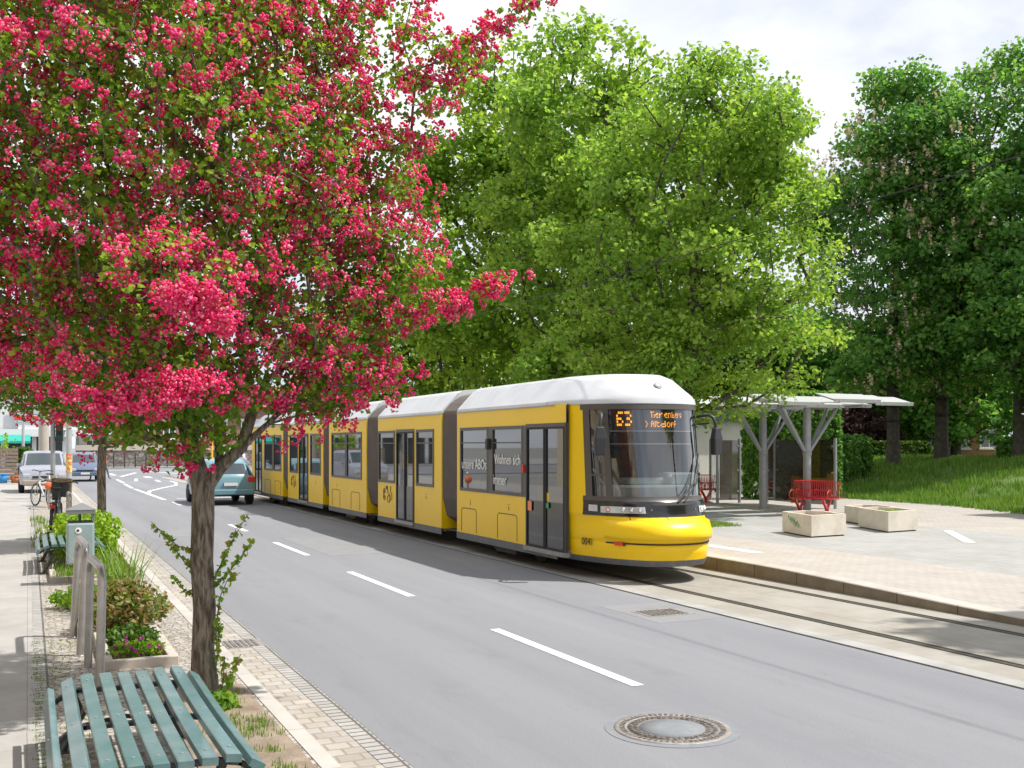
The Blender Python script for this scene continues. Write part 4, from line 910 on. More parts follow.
bigtree('maple_tree', 'dark maple with low hanging branches at the right edge of the grass mound', mb(20.3,42),
   [(.6,-1.5,6.4,3.2,2.5,3.6),(2.6,-1.5,10.5,3.0,2.6,4.2),(2.2,-2,4.4,2.6,2.0,2.4),(3.5,-1,15.0,2.4,2.4,2.6),(-1.2,-1.5,5.2,1.7,1.5,1.6),(1.6,-2,2.9,1.9,1.6,1.3)],
   400, 271, M['chest'], .26, 3.0, per=95, rad=.80, lsize=.20, mind=1.0, group='dark trees on the grass mound')
for k, (X, Z, h, s_, lab) in enumerate([(15.0,60,9.5,81,'dark green tree seen between the linden and the chestnut, behind the shelter roof'), (10.8,58,8.5,83,'dark green tree far behind the shelter, its crown showing past the linden edge'), (24.5,58,11,85,'dark tree behind the maples at the far right end of the mound'), (5.0,60,9,87,'dark green tree in the far background behind the lindens'), (19.5,64,9,89,'dark background tree seen between the chestnut and maple trunks')]):
    u, v = at(X, Z)
    bigtree('background_tree', lab, (u, v, mz(u, v)-.1 if X > 12 else .1), [(0,0,h*.55,3.6,3.0,h*.42),(1.8,0,h*.5,2.6,2.4,h*.38),(-2.0,0,h*.45,2.6,2.4,h*.34),(0,-1,2.6,3.4,2.0,1.8)], 240, 300+s_, M['hedge'] if k % 2 else M['chest'], .25, 2.6, per=70, rad=.9, lsize=.27, mind=.7, group='trees in the background')
u, v = at(17.3, 57)
bigtree('copper_beech', 'low dark purple leaved tree behind the clipped hedge', (u, v, .1), [(0,0,2.6,3.4,1.6,1.5),(-2.5,0,2.6,1.8,1.5,1.4),(0,0,3.6,2.2,1.4,.9)], 190, 401, M['purple'], .12, 1.3, per=110, rad=.5, lsize=.16, mind=.4)

# hedges, shrubs
def leafy_box(name, label, cat, base, dims, n, size, mt, seed, rz=0, tops=None):
    t = thing(name, label, cat, base, rz)
    rg = np.random.default_rng(seed); C_ = (rg.random((n,3))-.5)*np.array(dims); k = np.argmax(np.abs(C_/np.array(dims)), axis=1)
    for i in range(n):
        if rg.random() < .8: C_[i,k[i]] = math.copysign(dims[k[i]]/2*(.93+.07*rg.random()), C_[i,k[i]])
    C_[:,2] += dims[2]/2
    leaves('foliage', C_, 9, .09, size, mt, t, seed+1, flat=.3, shape=.8)
    m = MB()
    for i in range(9):
        x = (i/8-.5)*dims[0]*.85; m.tube([(x,0,0),(x+.05,0,dims[2]*.5),(x+.1*math.sin(i),0,dims[2]*.85)], [.03,.02,.01], 5)
    obj('stems', m, M['bark2'], t); return t
u, v = at(15.7, 50.5); leafy_box('clipped_hedge', 'clipped green hedge with bright top behind the grass mound', 'hedge', (u, v, .9), (8.6, 1.0, 1.35), 2600, .13, M['hedge'], 501, -TH)
u, v = at(10.1, 38.0); leafy_box('ivy_hedge', 'tall dark green hedge beside the white kiosk behind the shelter glass', 'hedge', (u, v, .1), (3.3, 1.4, 3.9), 2600, .13, M['chest'], 503, -TH)
u, v = at(13.2, 44.0); leafy_box('dark_bush', 'dark bush behind the right part of the shelter glass', 'bush', (u, v, .3), (3.4, 1.4, 2.2), 1500, .13, M['chest'], 505, -TH)
u, v = at(21.9, 43); leafy_box('dark_bush', 'low dark bush under the maple at the right edge of the mound', 'bush', (u, v, mz(u, v)-.1), (3.6, 1.6, 1.1), 900, .14, M['chest'], 507, -TH)

def clump(name, label, cat, base, rx, ry, h, n, lsize, lm, seed, flower=None, group=None, sq=(1,1,.8)):
    t = thing(name, label, cat, base, group=group); rg = np.random.default_rng(seed)
    d = rg.normal(size=(n,3)); d /= np.linalg.norm(d, axis=1)[:,None]; r = rg.random(n)**.4
    C_ = d*r[:,None]*np.array([rx,ry,h*.5]); C_[:,2] = C_[:,2]+h*.5; C_ *= (1+.18*np.sin(C_*7+seed))
    C_[:,2] = np.maximum(C_[:,2], .02)
    leaves('foliage', C_, 5, lsize*1.1, lsize, lm, t, seed+1, flat=.35, shape=.7)
    m = MB()
    for i in range(min(n, 26)): m.tube([(C_[i,0]*.15, C_[i,1]*.15, 0), (C_[i,0]*.5, C_[i,1]*.5, C_[i,2]*.6), tuple(C_[i])], [.006,.004,.003], 4)
    obj('stems', m, M['bark'], t)
    if flower:
        k = rg.integers(0, n, flower); F_ = C_[k]+np.array([0,0,.03])+d[k]*lsize*.8
        leaves('flowers', F_, 8, .02, .028, M['violet'], t, seed+3, shape=.95)
    return t
def grasses(name, label, cat, spots, per, h, mt, seed, wid=.008, spread=.05, bend=.4, kind=None, group=None, base=(0,0,0)):
    rg = np.random.default_rng(seed); C_ = np.repeat(np.array(spots, float), per, axis=0); n = len(C_)
    C_[:,:2] += rg.normal(size=(n,2))*spread; a = rg.random(n)*2*PI; hh = h*(.45+.75*rg.random(n)); bd = bend*hh*rg.random(n)
    dx = np.stack([np.cos(a), np.sin(a)], 1); px = np.stack([-np.sin(a), np.cos(a)], 1)*wid
    v0 = C_.copy(); v0[:,:2] -= px; v1 = C_.copy(); v1[:,:2] += px
    mid = C_.copy(); mid[:,:2] += dx*bd[:,None]*.35; mid[:,2] += hh*.6; v2 = mid.copy(); v2[:,:2] += px*.8; v3 = mid.copy(); v3[:,:2] -= px*.8
    v4 = C_.copy(); v4[:,:2] += dx*bd[:,None]; v4[:,2] += hh
    V = np.stack([v0,v1,v2,v3,v4], 1).reshape(-1,3); i = np.arange(n)[:,None]*5
    F = np.concatenate([i+np.array([[0,1,2]]), i+np.array([[0,2,3]]), i+np.array([[3,2,4]])], axis=1).reshape(-1,3)
    o = npobj(name, V, F, mt, None)
    if kind: o['kind'] = kind; o['label'] = label; o['category'] = cat
    else: tag(o, label, cat, group)
    return o
# planting beds with low kerbs in the cobbled strip
def frame_bed(x0, x1, y0, y1, label):
    t = thing('bed_edging', label, 'edging', ((x0+x1)/2, (y0+y1)/2, .049)); a, b = (x1-x0)/2, (y1-y0)/2
    for (p, q, r_, s_) in [(-a, a, -b, -b+.09), (-a, a, b-.09, b), (-a, -a+.09, -b+.092, b-.092), (a-.09, a, -b+.092, b-.092)]:
        m = MB(); m.box(p, q, r_, s_, -.03, .085); obj('kerb_stone', m, M['bed'], t, bevel=.008)
    m = MB(); m.box(-a+.092, a-.092, -b+.092, b-.092, -.03, .035); obj('soil', m, M['soil'], t)
frame_bed(.62, 1.28, 10.2, 16.6, 'raised concrete edging around the shrub bed between bench and litter bin')
frame_bed(.30, 1.60, 17.0, 27.0, 'long concrete edging around the bed under the second hawthorn')
m = MB(); m.box(.98, 1.66, 3.0, 9.15, .04, .056); struct('tree_pit_soil', m, M['soil'])
bz = .08
clump('shrub', 'reddish green shrub in the raised bed beside the steel bicycle stands', 'shrub', (.98, 12.35, bz), .42,.55,.46, 620,.07, M['redgreen'], 601)
clump('shrub', 'low leafy green shrub at the near end of the raised bed', 'shrub', (.92, 11.25, bz), .26,.36,.15, 190,.055, M['hedge'], 603, flower=0)
clump('flower_clump', 'low violet flowering plant at the near kerb of the raised bed', 'flowers', (.95, 10.55, bz), .27,.17,.14, 220,.035, M['haw'], 605, flower=26, group='violet flowers in the raised bed')
clump('flower_clump', 'violet flowering plant left of the bicycle stands over the cobbles', 'flowers', (.62, 14.3, .06), .32,.42,.30, 320,.05, M['haw'], 607, flower=24, group='violet flowers in the raised bed')
grasses('iris_clump', 'tuft of long sword shaped green leaves behind the reddish shrub', 'plant', [(1.0+.08*math.sin(i*2.1), 13.30+.06*i % .4, bz) for i in range(9)], 14, .80, M['blade'], 611, wid=.012, spread=.07, bend=.9)
clump('shrub', 'bright yellow green bush behind the litter bin', 'shrub', (.95, 20.6, bz), .55,.8,.75, 700,.085, M['lime'], 613)
clump('shrub', 'bright yellow green bush between the litter bin and the second hawthorn trunk', 'shrub', (1.0, 22.9, bz), .5,.9,.7, 560,.085, M['lime'], 615)
clump('shrub', 'farther yellow green bush beside the black bicycle', 'shrub', (.85, 25.2, bz), .5,.9,.6, 460,.09, M['lime'], 617)
clump('shrub', 'green weeds at the foot of the second hawthorn', 'shrub', (1.35, 21.0, bz), .16,.5,.5, 180,.07, M['hawb'], 619)
clump('weed', 'low green weed at the foot of the near hawthorn trunk', 'weed', (1.36, 8.35, .055), .12,.12,.10, 60,.07, M['haw'], 621)
rg = np.random.default_rng(77); sp = []
for i in range(900):
    u, v = .98+.66*rg.random(), 4+5.0*rg.random()
    if math.sin(u*9+1)+math.sin(v*5.1)+.8*math.sin(v*13+u*7) > .55: sp.append((u, v, .055))
grasses('pit_grass', 'sparse grass in the bare soil of the near tree pit', 'grass', sp, 7, .045, M['blade'], 79, wid=.003, spread=.02, kind='stuff')
sp = [(.35+1.2*rg.random(), 16.9+10*rg.random(), bz) for i in range(700)]+[(.10+.35*rg.random(), 23+9*rg.random()**1.5, .05) for i in range(70)]
grasses('bed_grass', 'green grass and weeds in the long bed', 'grass', sp, 7, .14, M['blade'], 81, wid=.006, spread=.05, kind='stuff')
sp = [(.06+.45*rg.random()**2, 4+8*rg.random(), .05) for i in range(420)]
grasses('joint_grass', 'moss and grass growing in the joints of the cobbles', 'grass', sp, 5, .018, M['blade'], 83, wid=.004, spread=.02, kind='stuff')
sp = []
for i in range(15000):
    v = 14+44*rg.random(); u = ub(v)+.02+11*rg.random()**1.2
    if -ST*u+CT*v > 60: continue
    if math.sin(u*.8+2)+math.sin(v*.55+1)+.6*math.sin(u*2.3+v*1.7) > 1.75: continue
    sp.append((u, v, mz(u, v)-.02))
grasses('meadow_grass', 'tall meadow grass covering the mound', 'grass', sp, 7, .26, M['mblade'], 85, wid=.014, spread=.12, kind='stuff')
sp = [(14.7+.9*rg.random(), 20.6+3.2*rg.random(), .14) for i in range(500)]
grasses('verge_grass', 'small strip of grass round the linden foot beside the tram', 'grass', sp, 8, .09, M['blade'], 87, wid=.006, spread=.04, kind='stuff')
# ------------------------------------------------------------ street furniture
M['slatg'] = mat('bench_slat_green', (.065,.155,.155), .36, col2=(.11,.19,.205), vs=5, scale=(1,1,1), dirt=(.20,.26,.27), ds=3, coat=.2, bump=.1, bs=30)
M['iron3'] = mat('bench_iron', (.03,.032,.036), .6, dirt=(.09,.075,.06), ds=8)
M['bin'] = mat('bin_grey_green', (.30,.40,.41), .5, .2, dirt=(.24,.30,.30), ds=5)
M['binlid'] = mat('bin_lid_grey', (.17,.18,.19), .5)
M['stain'] = mat('stainless_steel', (.47,.455,.44), .33, .65, col2=(.38,.365,.35), vs=9)
M['galv'] = mat('galvanised_post', (.36,.38,.40), .45, .3, col2=(.30,.32,.34), vs=6)
M['alu'] = mat('light_grey_metal', (.50,.52,.52), .4, .15, dirt=(.45,.46,.45), ds=2)
M['smoke'] = glassmat('smoked_shelter_glass', (.045,.032,.022), .48, gloss=.05)
M['redm'] = mat('red_bench_paint', (.58,.02,.035), .4, coat=.3)
M['planter'] = mat('planter_concrete', (.66,.61,.52), .85, col2=(.60,.555,.475), vs=4, dirt=(.44,.38,.30), ds=2.5, bump=.12)
M['wallw'] = mat('white_render', (.66,.66,.63), .85, dirt=(.5,.5,.47), ds=.8)
M['bluedk'] = mat('dark_blue_sheet', (.045,.07,.12), .5)
M['wood'] = mat('grey_wood', (.20,.15,.12), .8, col2=(.28,.22,.18), vs=6)
M['stick'] = mat('paper_stickers', (.75,.68,.2), .7, col2=(.75,.2,.1), vs=9, vpos=(.45,.5))
def bench(base, label, g=None):
    t = thing('slatted_bench', label, 'bench', base, group=g)
    L_ = 2.34; xs = [-.475,-.355,-.235,-.115,.005,.122,.24,.358,.475]
    zs = [.355,.425,.45,.448,.444,.442,.446,.450,.400]; tl = [-1.15,-.45,-.12,-.03,0,.03,.06,.12,.55]
    for x, z, a in zip(xs, zs, tl):
        m = MB(); R_ = Matrix.Translation((x,0,z)) @ Matrix.Rotation(a, 4, 'Y')
        n_ = 9; hw, hh = .040, .021
        P = []
        for i in range(n_):
            y = -L_/2+L_*i/(n_-1); sag = -.018*math.sin(PI*i/(n_-1))
            for (dx, dz) in [(-hw,-hh),(hw,-hh),(hw,hh-.005),(hw-.006,hh),(-hw+.006,hh),(-hw,hh-.005)]: P.append(R_ @ Vector((dx, y, dz))+Vector((0,0,sag)))
        m.add(P, [(i*6+j, i*6+(j+1) % 6, (i+1)*6+(j+1) % 6, (i+1)*6+j) for i in range(n_-1) for j in range(6)]+[tuple(range(5,-1,-1)), tuple(range((n_-1)*6, n_*6))])
        for y in (-1.0, -.02, .98): q = R_ @ Vector((0, y, hh-.002)); q2 = R_ @ Vector((0, y, hh+.004)); sg = Vector((0,0,-.018*math.sin(PI*(y/L_+.5)))); m.tube([q+sg, q2+sg], .009, 8, 1)
        obj('slat', m, [M['slatg'], M['galv']], t)
    for y in (-1.0, -.02, .98):
        m = MB(); pts = [(-.46,y,.33),(-.38,y,.39),(-.3,y,.412),(0,y,.405),(.3,y,.410),(.42,y,.385),(.47,y,.35)]
        for a, b in zip(pts, pts[1:]):
            d = Vector(b)-Vector(a); M4 = Matrix.Translation(Vector(a)) @ d.to_track_quat('X','Z').to_matrix().to_4x4(); m.box(-.005, d.length+.005, -.025, .025, -.022, .004, 0, M4)
        obj('cross_bar', m, M['iron3'], t)
        if y != -.02:
            for s_ in (-1, 1):
                m = MB(); m.tube([(s_*.40,y,0),(s_*.34,y,.12),(s_*.27,y,.24),(s_*.33,y,.385)], [.03,.026,.026,.026], 8); m.box(s_*.40-.06, s_*.40+.06, y-.05, y+.05, -.001, .012); obj('leg', m, M['iron3'], t)
            m = MB(); m.tube([(-.3,y,.16),(0,y,.2),(.3,y,.16)], .016, 6); obj('brace', m, M['iron3'], t)
    return t
BG = 'green slatted benches along the footway'
bench((.60, 6.64, .049), 'green slatted bench in the near left corner of the picture', BG)
bench((.62, 19.25, .060), 'farther green slatted bench half hidden behind the litter bin', BG)
# litter bin
t = thing('litter_bin', 'grey green litter bin with pyramid lid on a post beside the farther bench', 'litter bin', (.70, 16.75, .049))
m = MB(); m.prism([(-.19,-.15),(.19,-.15),(.19,.15),(-.19,.15)], .30, .91); obj('container', m, M['bin'], t, bevel=.03)
m = MB(); m.box(-.17,.17,-.13,.13,.905,.93); obj('dark_opening', m, M['rubber'], t)
m = MB(); m.box(-.195,.195,-.155,.155,1.04,1.10); m.add([(-.2,-.16,1.10),(.2,-.16,1.10),(.2,.16,1.10),(-.2,.16,1.10),(0.03,0,1.20)], [(0,1,4),(1,2,4),(2,3,4),(3,0,4),(3,2,1,0)]); obj('lid', m, M['binlid'], t)
m = MB(); m.box(.155,.19,-.13,.13,.92,1.05); m.box(-.02,.02,.12,.15,0,1.05); obj('post', m, M['binlid'], t)
m = MB(); m.tube([(-.03,-.152,.80),(-.03,-.156,.80)], .045, 14); obj('sticker', m, M['lettw'], t)
m = MB(); m.box(-.055,-.02,-.160,-.157,.785,.815); obj('sticker_print', m, M['lettk'], t)
# bicycle stands: rounded loops of steel tube
def loop_pts(l, h, r=.15, n=8):
    p = [(0,0,-.02),(0,0,h-r)]
    p += [(0, r-r*math.cos(a), h-r+r*math.sin(a)) for a in lin(0, PI/2, n)][1:]
    p += [(0, l-r+r*math.sin(a), h-r+r*math.cos(a)) for a in lin(0, PI/2, n)]
    return p+[(0,l,-.02)]
SG = 'steel bicycle stands along the footway'
for (b, rz, l, h, lab, lean) in [((.54, 9.35, .049), .04, 1.02, 1.02, 'nearest polished steel bicycle stand, right behind the near bench', .02), ((.46, 11.05, .049), .02, 1.1, 1.06, 'second polished steel bicycle stand beside the reddish shrub', .05),
      ((.74, 22.2, .049), 0, 1.0, 1.08, 'steel bicycle stand that the black bicycle leans against', 0), ((.62, 36.6, .049), 0, 1.0, 1.05, 'farthest steel bicycle stand with an orange ring of cover hanging on it', 0)]:
    o = thing('bicycle_stand', lab, 'bicycle stand', b, rz, SG); m = MB(); m.tube([(p[2]*lean, p[1], p[2]) for p in loop_pts(l, h)], .036, 12); obj('steel_loop', m, M['stain'], o)
    for y in (0, l):
        m = MB(); m.lathe([(.0,.0),(.055,.0),(.055,.006),(.036,.008)], 14, (0,y,0)); obj('base_ring', m, M['stain'], o)
M['orange'] = mat('orange_fabric', (.75,.16,.06), .7)
o = thing('orange_cover', 'orange round cover hanging on the farthest bicycle stand', 'cover', (.62, 36.5, .80)); m = MB(); m.lathe([(.0,-.03),(.10,-.03),(.14,.02),(.14,.09),(.08,.12),(.0,.12)], 16, (0,0,0), 0, 'y'); obj('cover_bag', m, M['orange'], o)
# bicycles
M['tyre'] = mat('tyre', (.02,.02,.02), .8); M['frameb'] = mat('dark_bicycle_paint', (.025,.035,.06), .35, coat=.4); M['framew'] = mat('silver_bicycle_paint', (.5,.52,.54), .35, .3); M['wick'] = mat('wicker', (.26,.17,.09), .8, col2=(.14,.09,.05), vs=40, bump=.6, bs=60)
def bicycle(base, rz, lean, label, fm, basket=False):
    o = thing('bicycle', label, 'bicycle', base, rz, 'bicycles parked at the stands'); o.rotation_euler = (0, lean, rz)
    R_ = .345; fw, rw = (0,.54,R_), (0,-.54,R_)
    for c in (fw, rw):
        m = MB(); m.tube([(0, c[1]+R_*.96*math.cos(2*PI*j/28), R_+R_*.96*math.sin(2*PI*j/28)) for j in range(29)], .022, 6, cap=False); wh = obj('wheel', m, M['tyre'], o)
        m = MB(); m.tube([(0, c[1]+R_*.88*math.cos(2*PI*j/28), R_+R_*.88*math.sin(2*PI*j/28)) for j in range(29)], .010, 5, cap=False); m.tube([(-.04,c[1],R_),(.04,c[1],R_)], .025, 8)
        for j in range(16):
            a = 2*PI*j/16; m.tube([(.015*(-1)**j, c[1], R_), (0, c[1]+R_*.88*math.cos(a), R_+R_*.88*math.sin(a))], .002, 3, cap=False)
        obj('rim', m, M['galv'], wh)
    bb, st, hd = (0,-.08,.30), (0,-.24,.86), (0,.36,.88)
    m = MB(); m.tube([bb, st], .018, 7); m.tube([bb, (0,.38,.72)], .026, 7); m.tube([(0,-.2,.72), hd], .018, 7)
    for s_ in (-1, 1): m.tube([(s_*.05,-.54,R_), bb], .010, 5); m.tube([(s_*.05,-.54,R_), (0,-.2,.74)], .009, 5); m.tube([(s_*.05,.54,R_), (0,.40,.74)], .012, 5)
    m.tube([(0,.42,.66), (0,.34,1.02)], .02, 7); obj('frame', m, fm, o)
    m = MB(); m.tube([(-.31,.16,1.08),(-.24,.26,1.10),(0,.33,1.06),(.24,.26,1.10),(.31,.16,1.08)], .014, 7); m.tube([(0,.35,.98),(0,.33,1.08)], .016, 6); obj('handlebar', m, M['blk'], o)
    m = MB(); m.add([(-.09,-.40,.96),(.09,-.40,.96),(.03,-.12,.97),(-.03,-.12,.97),(-.10,-.40,1.01),(.10,-.40,1.01),(.025,-.10,1.0),(-.025,-.10,1.0)], [(3,2,1,0),(4,5,6,7),(0,1,5,4),(1,2,6,5),(2,3,7,6),(3,0,4,7)]); m.tube([st,(0,-.27,.97)], .014, 6); obj('saddle', m, M['blk'], o, bevel=.015)
    m = MB(); m.box(-.06,.06,-.80,-.32,.73,.745); m.tube([(-.05,-.7,.73),(-.05,-.54,R_)], .006, 4); m.tube([(.05,-.7,.73),(.05,-.54,R_)], .006, 4); obj('rear_rack', m, M['blk'], o)
    m = MB(); m.box(-.045,.045,-.85,-.81,.66,.72); obj('rear_light', m, M['redp'], o)
    m = MB(); m.tube([(-.09,-.06,.30),(.09,-.1,.30)], .012, 6); m.box(-.14,-.09,-.1,-.02,.15,.18); m.box(.09,.14,-.14,-.06,.42,.45); obj('pedals', m, M['blk'], o)
    m = MB(); m.grid(lambda a, b: (b, -.54+(R_+.045)*math.cos(a), R_+(R_+.045)*math.sin(a)), lin(.5, 3.0, 12), [-.028, 0, .028]); obj('mudguard', m, M['blk'], o)
    if basket:
        m = MB(); m.prism([(-.17,.44),(.17,.44),(.17,.72),(-.17,.72)], .86, 1.14, top=False); obj('basket', m, M['wick'], o, solid=.012)
        m = MB(); m.box(-.14,.14,.38,.43,.80,1.06); m.box(-.05,.05,-.46,-.34,.78,.95); obj('bag', m, M['blk'], o)
    return o
bk = bicycle((.52, 24.3, .049), -.12, .06, 'black city bicycle with wicker basket leaning at a steel stand', M['frameb'], True); bk.scale = (1.16,)*3
bk = bicycle((.45, 38.4, .049), .40, .06, 'silver bicycle standing beside the orange cover farther along the footway', M['framew']); bk.scale = (1.1,)*3
# ---------------- tram stop shelter
SH = thing('tram_shelter', 'tram stop shelter with grey tree like columns and overlapping light grey roof blades', 'shelter', (20.5, 25.05, .08))
for y in (-1.0, 1.01):
    m = MB(); m.tube([(0,y,0),(0,y,2.9),(0,y,3.13)], .115, 18); c = obj('column', m, M['galv'], SH)
    m = MB()
    for (ax, ay) in [(-1.0,-.12),(1.0,-.12),(.92,.18),(-.92,.18)]: m.tube([(.05*ax, y, 1.78), (ax, y+ay, 3.10)], .055, 8)
    obj('brace', m, M['galv'], c)
    m = MB(); m.lathe([(.118,1.72),(.13,1.73),(.13,1.82),(.118,1.83)], 18, (0,y,0)); obj('collar', m, M['galv'], c)
for x in (-1.0, 1.0): m = MB(); m.tube([(x,-2.2,3.14),(x,3.0,3.14)], .05, 8); obj('long_beam', m, M['galv'], SH)
for k in range(7):
    y = -2.2+k*.82
    for j, (xa, xb) in enumerate([(-2.3,-.75),(-.65,1.0),(1.1,2.5)]):
        m = MB(); yy = y+(.28 if j == 1 else 0)*(1 if k % 2 else -1); z = 3.26+(.09 if (k+j) % 2 else 0)+(.05 if j == 2 else 0)
        R_ = Matrix.Translation((0,yy,z)) @ Matrix.Rotation(math.radians(15), 4, 'X'); m.box(xa, xb, -.38, .38, -.012, .012, 0, R_); m.box(xa, xb, -.405, -.38, -.07, .03, 0, R_)
        for xr in (xa+.2, xb-.2): m.box(xr-.02, xr+.02, -.44, .44, -.07, -.013, 0, R_)
        obj('roof_blade', m, M['alu'], SH)
# second shelter tip at the right edge of the picture
S2 = thing('tram_shelter', 'light grey roof blade of the next shelter reaching in at the right edge', 'shelter', (24.6, 20.2, -.15))
m = MB(); m.tube([(3.6,-2.6,0),(3.6,-2.6,3.0)], .115, 16); obj('column', m, M['galv'], S2)
for k in range(5):
    m = MB(); R_ = Matrix.Translation((0,-2.6+.8*k-.6,3.0+(.08 if k % 2 else 0))) @ Matrix.Rotation(math.radians(15), 4, 'X'); m.box(.55+.25*(k % 2), 5.5, -.46, .46, -.012, .012, 0, R_); m.box(.55+.25*(k % 2), 5.5, -.485, -.46, -.07, .03, 0, R_); obj('roof_blade', m, M['alu'], S2)
# glass screens
def screen(a, b, h, label, posts=(0, 1)):
    t = thing('glass_screen', label, 'glass screen', (a[0], a[1], .15), math.atan2(b[1]-a[1], b[0]-a[0]), 'smoked glass wind screens'); l = math.hypot(b[0]-a[0], b[1]-a[1])
    m = MB(); m.box(.06, l-.06, -.006, .006, .12, h-.05); obj('pane', m, M['smoke'], t)
    for p in posts:
        m = MB(); m.tube([(p*l,0,0),(p*l,0,h)], .05, 10); q = obj('post', m, M['galv'], t)
        m = MB()
        for z in (.4, 1.1, h-.25): s_ = 1 if p == 0 else -1; m.tube([(p*l+s_*.09,-.03,z),(p*l+s_*.09,.03,z)], .025, 8)
        obj('clamp', m, M['alu'], q)
    return t
screen((22.0,30.9), (20.75,28.75), 2.16, 'smoked glass wind screen in front of the white kiosk, behind the tram mirror', (0, 1))
screen((20.75,28.70), (21.75,28.90), 2.16, 'narrow smoked glass wind screen just left of the shelter columns, facing the street', (1,))
screen((22.35,28.2), (22.05,25.85), 2.16, 'long smoked glass wind screen between the shelter columns behind the red seats', (0, 1))
screen((22.05,25.80), (22.40,25.00), 2.16, 'narrow smoked glass wind screen at the right end of the shelter', (1,))
M['yelb'] = mat('yellow_barrier', (.80,.42,.02), .5)
t = thing('yellow_barrier', 'yellow metal barrier frame seen behind the smoked glass of the shelter', 'barrier', (23.6, 27.9, .14), -TH)
m = MB(); m.box(-.3,1.0,-.03,.03,.72,.84); obj('rail', m, M['yelb'], t)
for x in (-.25, .95):
    m = MB(); m.box(x-.14, x+.14, -.04, .04, 0, 1.0 if x > 0 else .9); obj('post', m, M['yelb'], t)
# red seats, two back to back rows
def red_seat(c, rz, n, label):
    t = thing('red_seat', label, 'seat', c, rz, 'red wire mesh seats at the tram stop')
    for s_ in (-1, 1):
        m = MB(); w_ = .52*n/2
        for k in range(int(n*11)+1):
            x = -w_+2*w_*k/int(n*9); m.tube([(x,s_*.62,.45),(x,s_*.55,.46),(x,s_*.25,.43),(x,s_*.17,.46),(x,s_*.08,.93)], .0095, 4, cap=False)
        for (y, z) in [(.62,.45),(.25,.43),(.13,.66),(.08,.93)]: m.tube([(-w_,s_*y,z),(w_,s_*y,z)], .014, 6)
        obj('wire_seat', m, M['redm'], t)
        for x in [-w_+2*w_*k/n for k in range(n+1)]:
            m = MB(); m.tube([(x,s_*.12,.55),(x,s_*.22,.66),(x,s_*.4,.69),(x,s_*.6,.62),(x,s_*.66,.52),(x,s_*.55,.44)], .016, 6); obj('armrest', m, M['redm'], t)
    for x in (-.38*n/2, .38*n/2):
        m = MB(); m.box(x-.05, x+.05, -.06, .06, .0, .16); m.box(x-.1,x+.1,-.1,.1,0,.012)
        for s_ in (-1, 1):
            d = Vector((0, s_*.55, .42))-Vector((0, 0, .10)); M4 = Matrix.Translation((x,0,.10)) @ d.to_track_quat('Y','Z').to_matrix().to_4x4(); m.box(-.03, .03, 0, d.length, -.035, .035, 0, M4)
        obj('leg', m, M['redm'], t)
    return t
red_seat((20.3, 23.55, .15), -TH-.5, 2, 'red wire mesh double seats in front of the shelter column, backs together')
red_seat((20.75, 30.0, .15), -TH-.5, 2, 'red wire mesh seats half hidden behind the tram mirror and smoked glass')
# planters
def planter(A, B, C_, h, label, green):
    D = (A[0]+C_[0]-B[0], A[1]+C_[1]-B[1]); poly = [B, C_, D, A]
    def cut(poly, f):   # chamfer the far corner only
        return poly
    cx = sum(p[0] for p in poly)/4; cy = sum(p[1] for p in poly)/4
    P = [(p[0]-cx, p[1]-cy) for p in poly]
    far = P[2]; P = [P[0], P[1], ((P[1][0]+far[0]*2)/3, (P[1][1]+far[1]*2)/3), ((P[3][0]+far[0]*2)/3, (P[3][1]+far[1]*2)/3), P[3]]
    t = thing('planter', label, 'planter', (cx, cy, .15), group='concrete planters on the forecourt')
    sc = lambda k: [(x*k, y*k) for x, y in P]
    m = MB(); n = len(P); rings = [(1,.03),(1.0,h),(.86,h),(.86,h-.09)]
    for (k0, z0), (k1, z1) in zip(rings, rings[1:]):
        a, b = sc(k0), sc(k1); m.add([(x,y,z0) for x,y in a]+[(x,y,z1) for x,y in b], [(i, (i+1) % n, n+(i+1) % n, n+i) for i in range(n)])
    m.add([(x,y,.03) for x,y in P], [tuple(range(n-1,-1,-1))]); obj('tub', m, M['planter'], t, bevel=.01)
    m = MB(); m.prism(sc(.93), 0, .03); obj('foot', m, M['interd'], t)
    m = MB(); m.add([(x,y,h-.085) for x,y in sc(.86)], [tuple(range(n))]); obj('soil', m, M['soil'], t)
    if green:
        rg = np.random.default_rng(int(cx*10)); Cg = (rg.random((14,3))-.5)*np.array([.7,.7,0])+np.array([0,0,h-.05]); leaves('weeds', Cg, 8, .05, .06, M['lime'], t, 5)
    return t
PA = planter((15.28,18.75), (14.93,17.38), (15.98,17.50), .47, 'nearest cream concrete planter, left one with a green scribble', False)
planter((17.85,19.15), (17.33,17.66), (18.36,17.80), .47, 'cream concrete planter on the right with green weeds in it', True)
planter((18.75,20.6), (18.35,19.3), (19.5,19.6), .42, 'cream concrete planter partly hidden behind the right planter', False)
# green scribble on the left face of the near planter
M['scrib'] = mat('green_spray', (.16,.42,.16), .7); a = Vector((15.28,18.75,0)); b = Vector((14.93,17.38,0)); d = (b-a).normalized(); n_ = Vector((d.y,-d.x,0)).normalized()
if n_.x > 0: n_ = -n_
PC = Vector(PA.location); m = MB(); rg = np.random.default_rng(4)
for k in range(3):
    pts = []
    for i in range(13): s_ = .30+.13*k+.05*i*.6+.03*math.sin(i*2.2+k); z = .36-.06*k+.05*math.sin(i*1.7+k*2)-.01*i*.3; pts.append(a+d*s_+n_*.006+Vector((0,0,z+.15))-PC)
    m.tube(pts, .006, 4)
obj('spray_scribble', m, M['scrib'], PA)
